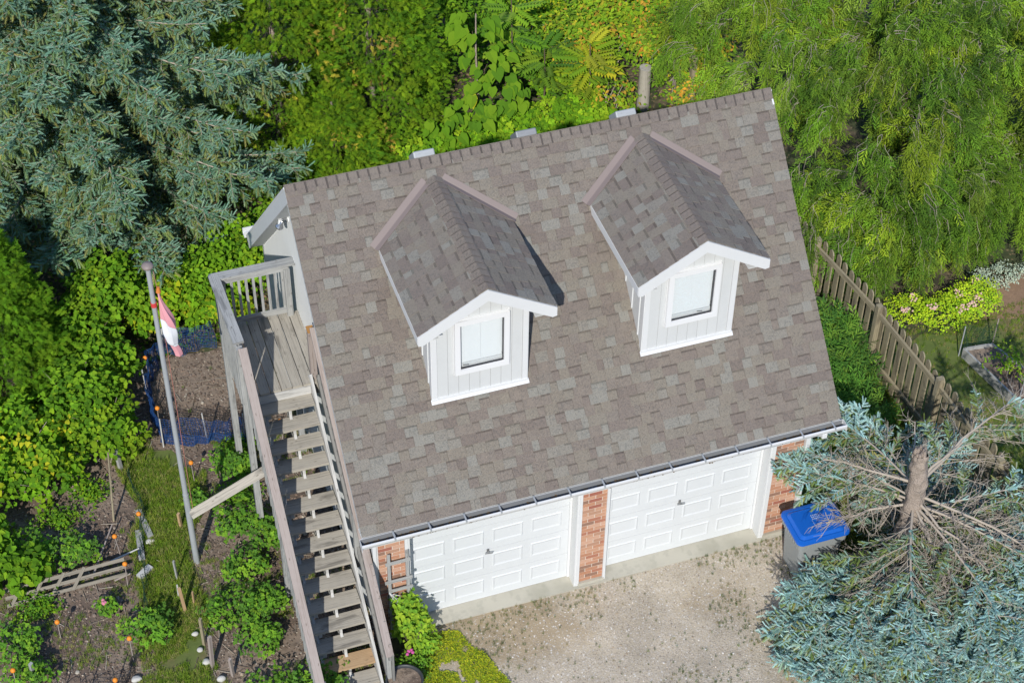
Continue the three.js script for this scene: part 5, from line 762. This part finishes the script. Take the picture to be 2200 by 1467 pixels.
shrub('leafy_shrub', 'yellow tinged bush behind the net beside the landing', 'shrub', [[-7.4, 0.4, -7.0, 0.75, 0.6, 0.45], [-6.7, 0.3, -6.75, 0.5, 0.4, 0.3]], LEAF.heart, M.leaf, 150, 14, 0.16, [0.065, 0.11], [...P_.bright, ...P_.bright, ...P_.yellow], { stems: 12, low: 0 }, 754);
shrub('leafy_shrub', 'tall green bush rising behind the flag under the spruce', 'shrub', [[-8.3, 0.7, -7.2, 0.8, 0.9, 0.7], [-8.9, 0.6, -6.6, 0.6, 0.8, 0.6]], LEAF.heart, M.leaf, 230, 15, 0.17, [0.06, 0.105], P_.mid, { stems: 16, inner: 0.45 }, 755);
shrub('raspberry_thicket', 'dense bright green raspberry canes left of the netted bed', 'shrub', [[-9.1, 0.55, -5.1, 0.75, 0.75, 0.75], [-8.7, 0.45, -5.9, 0.5, 0.6, 0.5], [-9.0, 0.4, -4.4, 0.6, 0.5, 0.4]], LEAF.heart, M.leaf, 290, 15, 0.16, [0.055, 0.1], P_.mid, { stems: 30, stemMat: M.twig, inner: 0.45 }, 756);
shrub('raspberry_thicket', 'yellow green raspberry canes at the left edge below the dark cedar', 'shrub', [[-10.3, 0.5, -4.7, 0.85, 0.75, 0.75], [-10.9, 0.45, -4.0, 0.7, 0.65, 0.6], [-10.0, 0.4, -4.0, 0.7, 0.55, 0.45]], LEAF.heart, M.leaf, 290, 15, 0.17, [0.06, 0.105], [...P_.bright, ...P_.mid, ...P_.mid, ...P_.yellow], { stems: 30, stemMat: M.twig, inner: 0.45 }, 757);
shrub('vine_thicket', 'broad leaved green vine covering the left edge above the lattice', 'vines', [[-10.7, 0.3, -2.35, 0.5, 0.4, 0.4], [-10.95, 0.3, -3.0, 0.4, 0.35, 0.35]], LEAF.heart, M.leaf, 100, 12, 0.15, [0.07, 0.12], P_.mid, { stems: 8 }, 758);
shrub('leafy_thicket', 'green thicket at the top edge behind the large leaved sapling', 'shrub', [[-1.2, 0.9, -12.6, 1.0, 1.0, 0.8], [0.2, 0.7, -12.2, 0.9, 0.8, 0.7], [-0.3, 0.9, -13.6, 1.2, 1.1, 0.8]], LEAF.oval, M.leaf, 560, 13, 0.2, [0.07, 0.13], P_.mid, { stems: 30, low: -0.1 }, 759);
shrub('leafy_thicket', 'green thicket at the top edge between the feathery saplings and the yellowing shrubs', 'shrub', [[0.9, 0.6, -12.3, 0.9, 0.8, 0.7], [1.6, 0.9, -13.2, 1.2, 1.0, 0.8], [3.2, 1.0, -12.9, 1.2, 1.0, 0.8]], LEAF.oval, M.leaf, 560, 13, 0.2, [0.07, 0.12], [...P_.bright, ...P_.mid, ...P_.yellow], { stems: 30, low: -0.1, stemMat: M.twig }, 770);
[[-9.9, -3.35, 0.5, 'low nettles and weeds below the yellow green raspberry canes'], [-10.45, -1.75, 0.4, 'low weeds along the lower side of the lattice strip'], [-7.25, -3.0, 0.4, 'weeds under the brace board beside the stairs'], [-7.0, -4.0, 0.35, 'weeds at the front foot of the blue net'], [-9.35, -3.75, 0.35, 'weeds at the top end of the grass path']].forEach(([x, z, r, label], i) => shrub('weed_patch', label, 'weeds', [[x, 0.06, z, r, 0.14, r * 0.6]], LEAF.oval, M.leaf, 60, 9, 0.12, [0.03, 0.07], [...P_.rose, ...P_.mid], { stems: 5, stemR: 0.005, low: 0, inner: 0.1 }, 780 + i));
// rose bushes
const ROSES = [[-7.3, -2.35, 0.45, 0.4, 'rose bush between the flagpole and the upper stairs'], [-6.98, -1.95, 0.3, 0.38, 'rose bush pressed against the stair side at mid height'], [-7.45, -1.55, 0.36, 0.32, 'small rose bush right of the flagpole foot'], [-7.75, -0.75, 0.5, 0.42, 'spreading rose bush in the middle of the lower right bed'], [-7.3, -0.75, 0.3, 0.36, 'rose bush close to the lower stairs'], [-7.55, -0.2, 0.32, 0.34, 'rose bush lowest in the bed beside the stairs'], [-7.2, -3.55, 0.4, 0.35, 'sparse weedy rose below the blue net'], [-9.0, -0.8, 0.36, 0.4, 'leafy rose at the left side of the grass path'], [-9.8, -2.55, 0.36, 0.38, 'rose bush above the lattice strip'], [-10.4, -2.75, 0.42, 0.4, 'larger rose bush left of the one above the lattice'], [-9.5, -1.45, 0.12, 0.22, 'tiny rose with pink blooms in the bare lower bed'], [-10.85, -1.1, 0.34, 0.4, 'shaded rose at the left edge of the lower bed'], [-10.75, -0.55, 0.34, 0.36, 'rose in the bottom left corner by the grey post'], [-7.9, -3.0, 0.16, 0.25, 'small green weed at the brace board beside the pole'], [-6.95, 0.9, 0.5, 0.3, 'low leafy plants at the foot of the stairs rail'], [-7.6, 0.8, 0.5, 0.28, 'leafy ground plants at the bottom edge left of the stairs']];
ROSES.forEach(([x, z, r, h, label], i) => { const n = Math.round(16 + r * r * 230); const t = shrub('rose_bush', label, 'rose bush', [[x, h * 0.55, z, r, h * 0.55, r], [x + r * 0.5, h * 0.6, z + r * 0.3, r * 0.6, h * 0.5, r * 0.6]], LEAF.trefoil, M.gloss, n, 9, 0.1, [0.035, 0.065], P_.rose, { stems: 9, stemMat: M.darkTwig, stemR: 0.007, low: -0.1, inner: 0.4, group: undefined }, 800 + i); if (i === 10) { const b = []; for (let k = 0; k < 4; k++) b.push(new THREE.IcosahedronGeometry(0.028, 1).translate(rr(-0.05, 0.05), 0.25, rr(-0.05, 0.05))); part('bloom', merge(b), std({ color: rgb(0.62, 0.2, 0.28) }), t); } });
shrub('clematis_bush', 'bright yellow green leafy bush in front of the left brick pier', 'shrub', [[-5.5, 0.42, 0.5, 0.22, 0.45, 0.26], [-5.53, 0.75, 0.4, 0.15, 0.3, 0.14], [-5.4, 0.25, 0.62, 0.2, 0.25, 0.2]], LEAF.oval, M.gloss, 110, 12, 0.1, [0.06, 0.1], [[0.13, 0.22, 0.014], [0.18, 0.26, 0.018], [0.09, 0.18, 0.014]], { stems: 12, droop: 0.8 }, 830);
shrub('flower_clump', 'dark green clump with a few magenta flowers beside the plant pot', 'plant', [[-5.62, 0.12, 0.95, 0.28, 0.2, 0.22]], LEAF.oval, M.gloss, 60, 9, 0.08, [0.03, 0.06], P_.rose, { stems: 6, low: 0 }, 831);
{ const b = []; seed(3); for (let k = 0; k < 5; k++) b.push(new THREE.IcosahedronGeometry(0.025, 1).translate(-5.62 + rr(-0.08, 0.08), 0.34, 0.86 + rr(-0.05, 0.05))); solo('bloom', merge(b), std({ color: rgb(0.55, 0.09, 0.3) }), 'small magenta blossoms above the dark clump near the plant pot', 'flowers'); }
shrub('side_yard_plant', 'fresh green feathery plant squeezed between the roof edge and the fence', 'plant', [[2.75, 0.35, -2.9, 0.45, 0.5, 0.8], [2.5, 0.35, -2.1, 0.45, 0.5, 0.6], [2.3, 0.3, -1.3, 0.5, 0.4, 0.6]], LEAF.sprig, M.gloss, 170, 9, 0.17, [0.18, 0.3], [[0.045, 0.12, 0.014], [0.07, 0.155, 0.016], [0.035, 0.09, 0.014], [0.1, 0.18, 0.02]], { stems: 14, droop: 0.3, rough: 1 }, 832);
{ const t = shrub('stonecrop_hedge', 'bright yellow green low hedge with pale pink flower heads under the willow', 'plant', [[4.3, 0.22, -3.35, 0.4, 0.3, 0.35], [4.9, 0.22, -3.1, 0.5, 0.3, 0.4], [5.5, 0.25, -3.25, 0.45, 0.35, 0.4]], LEAF.oval, M.leaf, 330, 12, 0.1, [0.03, 0.055], [[0.24, 0.34, 0.014], [0.3, 0.38, 0.02], [0.17, 0.28, 0.016]], { stems: 10, low: 0 }, 833);
  const b = []; for (const [x, z] of [[-0.15, 0.2], [0.3, 0.25], [0.75, 0.45], [0.95, 0.4], [1.15, 0.3], [1.3, -0.1], [0.9, 0.1], [0.1, -0.05]]) for (let k = 0; k < 16; k++) b.push(new THREE.IcosahedronGeometry(rr(0.012, 0.024), 0).translate(x + rr(-0.08, 0.08), 0.5 + rr(-0.05, 0.03), z + rr(-0.08, 0.08))); part('flower_head', merge(b), std({ color: rgb(0.66, 0.45, 0.36) }), t); }
shrub('silver_plant', 'pale silvery ground plant at the right edge of the stonecrop', 'plant', [[6.35, 0.12, -3.75, 0.6, 0.18, 0.25]], LEAF.oval, M.leaf, 90, 9, 0.09, [0.03, 0.05], [[0.3, 0.34, 0.27], [0.24, 0.29, 0.22]], { stems: 5, low: 0 }, 834);
shrub('bed_plant', 'thin leafy plant in the white boarded bed', 'plant', [[5.25, 0.35, -1.6, 0.35, 0.3, 0.4]], LEAF.oval, M.gloss, 30, 7, 0.12, [0.04, 0.07], P_.bright, { stems: 10, low: -0.2, inner: 0.2 }, 835);

// ------------------------------------------------------------------ corkscrew willow
{
  seed(760);
  const t = thing('corkscrew_willow', 'corkscrew willow with long hanging leafy strands over the fence at upper right', 'willow tree', [5.6, 0, -6.6]);
  part('trunk', limb([V(0, -0.1, 0), V(0.1, 1.2, 0.1), V(-0.05, 1.7, 0), V(0.05, 2.1, 0)], 0.18, 0.1, 10), M.darkTwig, t);
  const ells = [[-0.9, 2.0, 0.5, 2.3, 1.9, 2.4], [1.3, 2.2, 0.3, 2.4, 2.1, 2.4], [-1.5, 2.0, -2.2, 1.5, 1.7, 2.1], [0.6, 2.8, -2.4, 2.4, 1.8, 2.2], [3.4, 2.2, 0.8, 2.0, 2.0, 2.0], [0.2, 2.5, -0.4, 1.4, 1.5, 1.4], [-0.3, 1.4, 1.4, 1.9, 1.2, 1.1], [-0.9, 1.0, 2.0, 1.4, 1.0, 0.6], [1.3, 1.2, 1.9, 1.6, 1.1, 0.6]], list = [], wood = [], limbs = [];
  for (const [x, y, z] of ells) limbs.push(limb([V(0, 1.6, 0), V(x * 0.5, y * 0.5 + 1.2, z * 0.5), V(x, y + 0.6, z)], 0.07, 0.025, 7));
  const pal = [[0.085, 0.16, 0.01], [0.115, 0.195, 0.012], [0.055, 0.115, 0.01], [0.15, 0.21, 0.012], [0.125, 0.19, 0.02], [0.095, 0.165, 0.014], [0.07, 0.14, 0.01]];
  for (let c = 0; c < 900; c++) { // a group of strands hanging from one twig end
    const [x, y, z, rx, ry, rz] = pick(ells); let u = dirRand(); if (u.y < -0.15) u.y = -u.y; u.normalize(); const q = rr(0.74, 1.06), g0 = V(x + u.x * rx * q, y + u.y * ry * q, z + u.z * rz * q);
    if (Math.sin(g0.x * 2.9 + g0.z * 1.3) + Math.sin(g0.z * 3.1 - g0.x * 1.1) + Math.sin(g0.y * 3.5 + g0.x * 1.7) < -0.55) continue;
    const gc = pick(pal), gk = rr(0.66, 1.28), lean = V(u.x, 0, u.z).add(dirRand().multiplyScalar(0.55)), GL = rr(0.5, 1.2), spread = rr(0.1, 0.26);
    for (let i = 0; i < 13; i++) {
      let p = g0.clone().add(dirRand().multiplyScalar(spread)); const L = GL * rr(0.55, 1.1), a = rr(0, 6.28), o = lean.clone().add(dirRand().multiplyScalar(0.25)), path = [p.clone()];
      for (let d = 0, k = 0; d < L; d += 0.085, k++) { const s = d / L, dir = o.clone().multiplyScalar(0.9 * (1 - s) ** 1.5).add(V(0.32 * Math.sin(a + k * 1.3), 0.15 - 1.15 * Math.min(1, s + 0.15), 0.32 * Math.cos(a + k * 1.3))).normalize(); p = p.clone().addScaledVector(dir, 0.085); if (p.y < 0.15) break; if (k % 2 === 0) path.push(p.clone());
        const w = dir.clone().add(dirRand().multiplyScalar(0.75)).add(V(0, -0.35, 0)).normalize(); list.push({ p: p.clone(), d: w, n: dirRand().add(V(0, 0.3, 0)).addScaledVector(SUN, 0.35), s: rr(0.12, 0.25), c: tint((rnd() < 0.15 ? pick(pal) : gc).map((e) => e * gk), 0.3) }); }
      if (i % 3 === 0 && path.length > 1) wood.push(limb(path, 0.0045, 0.0025, 3));
    }
  }
  part('limb', merge(limbs), M.darkTwig, t); part('strand', merge(wood), M.twig, t, 'stuff'); scatter('foliage', t, LEAF.sprig, M.gloss, list);
}

// ------------------------------------------------------------------ ground cover, grass, gravel, clods
const stuff = (name, label, category) => { const g = thing(name, label, category); g.userData.kind = 'stuff'; return g; };
function single(name, label, category, geo, mat, list) { const m = scatter(numbered(name), scene, geo, mat, list, 'stuff'); m.userData.label = label; m.userData.category = category; return m; }
function over(pts, n, f) { const xs = pts.map((p) => p[0]), zs = pts.map((p) => p[1]), x0 = Math.min(...xs), x1 = Math.max(...xs), z0 = Math.min(...zs), z1 = Math.max(...zs), out = []; for (let i = 0; i < n; i++) { const x = rr(x0, x1), z = rr(z0, z1); if (inside(pts, x, z)) { const e = f(x, z); if (e) out.push(e); } } return out; }
const blade = (x, z, s, c, y = -0.015) => ({ p: V(x, y, z), d: V(rr(-0.25, 0.25), 1, rr(-0.25, 0.25)), n: V(Math.sin(x * 91 + z), 0, Math.cos(z * 77)), s, c });
seed(900);
const gn = fbm(8, 4, 91), big = (x, z) => gn((x + 20) / 12, (z + 20) / 12);
const GR = [[0.1, 0.165, 0.014], [0.13, 0.2, 0.018], [0.085, 0.14, 0.016], [0.17, 0.21, 0.03], [0.22, 0.21, 0.07]];
single('path_grass', 'grass growing along the garden path between the beds', 'grass', LEAF.tuft, M.leaf, over(wobble([[-9.1, -4.8], [-7.9, -4.5], [-7.6, -3.5], [-8.0, -2.6], [-8.15, -1.4], [-8.15, 0], [-7.8, 1], [-6.2, 1.1], [-5.7, 2.5], [-9.7, 2.5], [-9.25, 0.3], [-9.1, -1], [-9.0, -2], [-8.75, -3.2]], 0.12, 0.14, 71), 40000, (x, z) => (!inside(pathOutline, x, z) && rnd() < 0.45) || big(x * 2, z * 2) < 0.3 ? null : blade(x, z, rr(0.05, 0.11) * (0.6 + big(x, z)), tint(pick(GR), 0.2))));
single('lawn_grass', 'thin shaded grass on the lawn beyond the fence', 'grass', LEAF.tuft, M.leaf, over([[3.45, -3.1], [8, -3.3], [8, 0.5], [6, 3], [3.5, 3], [1.4, 5], [1.4, 4.2]], 26000, (x, z) => (big(x, z) > 0.56 && rnd() < 0.7 ? null : blade(x, z, rr(0.035, 0.07), tint(pick([...GR, [0.2, 0.17, 0.07]]), 0.2)))));
single('side_grass', 'grass and weeds in the strip between garage and fence', 'grass', LEAF.tuft, M.leaf, over([[0.8, -5], [3.3, -5], [3.4, 0.3], [2.6, 2.8], [1.0, 2.6]], 9000, (x, z) => blade(x, z, rr(0.05, 0.12), tint(pick(GR), 0.2))));
single('driveway_weeds', 'sparse low weeds scattered over the gravel driveway', 'weeds', LEAF.tuft, M.leaf, over(driveOutline, 26000, (x, z) => { if (z < 0.27) return null; const edge = smooth(0.75, 0.3, z), right = smooth(0.0, 1.2, x + 0.2 * z - 0.1); const d = smooth(0.5, 0.64, big(x * 2.3, z * 2.3)) * 0.62 + 0.02 + edge * 0.8 * smooth(0.42, 0.58, big(x * 3, z * 3)) + right * 0.12 + smooth(1.1, 2.4, z) * 0.05; return rnd() < d ? blade(x, z, rr(0.025, 0.06), tint(pick([[0.07, 0.1, 0.03], [0.1, 0.13, 0.04], [0.16, 0.14, 0.06], [0.06, 0.09, 0.035]]), 0.25)) : null; }));
single('groundcover', 'yellow green creeping groundcover spreading onto the gravel in front of the left door', 'groundcover', LEAF.oval, M.leaf, (() => { const o = wobble([[-5.75, 0.75], [-5.2, 0.42], [-4.75, 0.5], [-4.5, 0.95], [-4.38, 1.7], [-4.6, 2.6], [-5.7, 2.6], [-5.55, 1.5]], 0.1, 0.1, 77); return over(o, 34000, (x, z) => { const b = big(x * 4, z * 4); if (b < 0.27) return null; return { p: V(x, rr(0, 0.07) * smooth(0.35, 0.6, b), z), d: dirRand().setY(0.2), n: V(0, 1, 0).add(dirRand().multiplyScalar(0.6)), s: rr(0.02, 0.038), c: tint(pick([[0.24, 0.27, 0.014], [0.3, 0.3, 0.02], [0.17, 0.22, 0.014], [0.1, 0.15, 0.014]]), 0.2) }; }); })());
const PEB = new THREE.IcosahedronGeometry(1, 0).scale(1, 0.7, 0.85);
single('pebbles', 'loose pale pebbles and crushed stone covering the driveway', 'gravel', PEB, std({ roughness: 0.95 }), over(driveOutline, 60000, (x, z) => { if (z > 3.6 || z < 0.27) return null; const b = big(x * 1.3 + 3, z * 1.3); if (rnd() > 0.15 + 0.7 * smooth(0.38, 0.62, b)) return null; return { p: V(x, -0.017, z), d: dirRand(), n: dirRand(), s: rnd() < 0.1 ? rr(0.009, 0.018) : rr(0.004, 0.009), c: tint(pick([[0.42, 0.37, 0.31], [0.55, 0.5, 0.44], [0.28, 0.235, 0.19], [0.64, 0.6, 0.55], [0.36, 0.29, 0.21]]), 0.15) }; }));
single('soil_clods', 'clods of earth, small stones and bits of straw on the garden beds', 'soil', PEB, std({ roughness: 1 }), over(soilOutline, 46000, (x, z) => (x < -11.6 || inside(pathOutline, x, z) ? null : { p: V(x, -0.02, z), d: dirRand(), n: dirRand(), s: rnd() < 0.08 ? rr(0.02, 0.04) : rr(0.007, 0.022), c: tint(rnd() < 0.05 ? [0.42, 0.36, 0.28] : pick([[0.15, 0.11, 0.08], [0.2, 0.15, 0.115], [0.11, 0.08, 0.06], [0.24, 0.18, 0.14]]), 0.15) })));
single('bed_weeds', 'small weeds and grass dotted over the garden beds', 'weeds', LEAF.tuft, M.leaf, over(soilOutline, 30000, (x, z) => { if (x < -11.6 || inside(pathOutline, x, z)) return null; const net = x > -8.1 && z < -4.4; if (rnd() > (net ? 0.012 : smooth(0.48, 0.68, big(x * 2, z * 2)) * 0.8)) return null; return blade(x, z, rr(0.03, 0.09), tint(pick(GR), 0.25)); }));
single('fallen_twigs', 'dry fallen twigs and straw lying on the garden soil', 'twigs', new THREE.CylinderGeometry(0.012, 0.018, 1, 4), std({ roughness: 1 }), over(soilOutline, 2400, (x, z) => (x < -11.6 ? null : { p: V(x, 0.0, z), d: dirRand().setY(rr(-0.05, 0.08)), n: V(0, 1, 0), s: rr(0.06, 0.3), c: tint(pick([[0.3, 0.24, 0.17], [0.42, 0.36, 0.28], [0.18, 0.13, 0.09]]), 0.2), w: 1.4 })));
single('leaf_litter_cover', 'low undergrowth and dead leaves on the ground behind the garage', 'undergrowth', LEAF.oval, M.leaf, over([[-12, -13.5], [7, -13.5], [7, -8.6], [-5, -8.6], [-5.9, -6.5], [-12, -6]], 30000, (x, z) => ({ p: V(x, rr(-0.02, 0.06), z), d: dirRand().setY(0.1), n: V(0, 1, 0).add(dirRand().multiplyScalar(0.5)), s: rr(0.05, 0.1), c: tint(rnd() < 0.35 ? pick([[0.2, 0.14, 0.08], [0.26, 0.18, 0.1], [0.14, 0.1, 0.06]]) : pick(P_.mid), 0.25) })));

scene.traverse((o) => { if (o.isMesh) o.castShadow = o.receiveShadow = true; });
renderer.render(scene, camera);
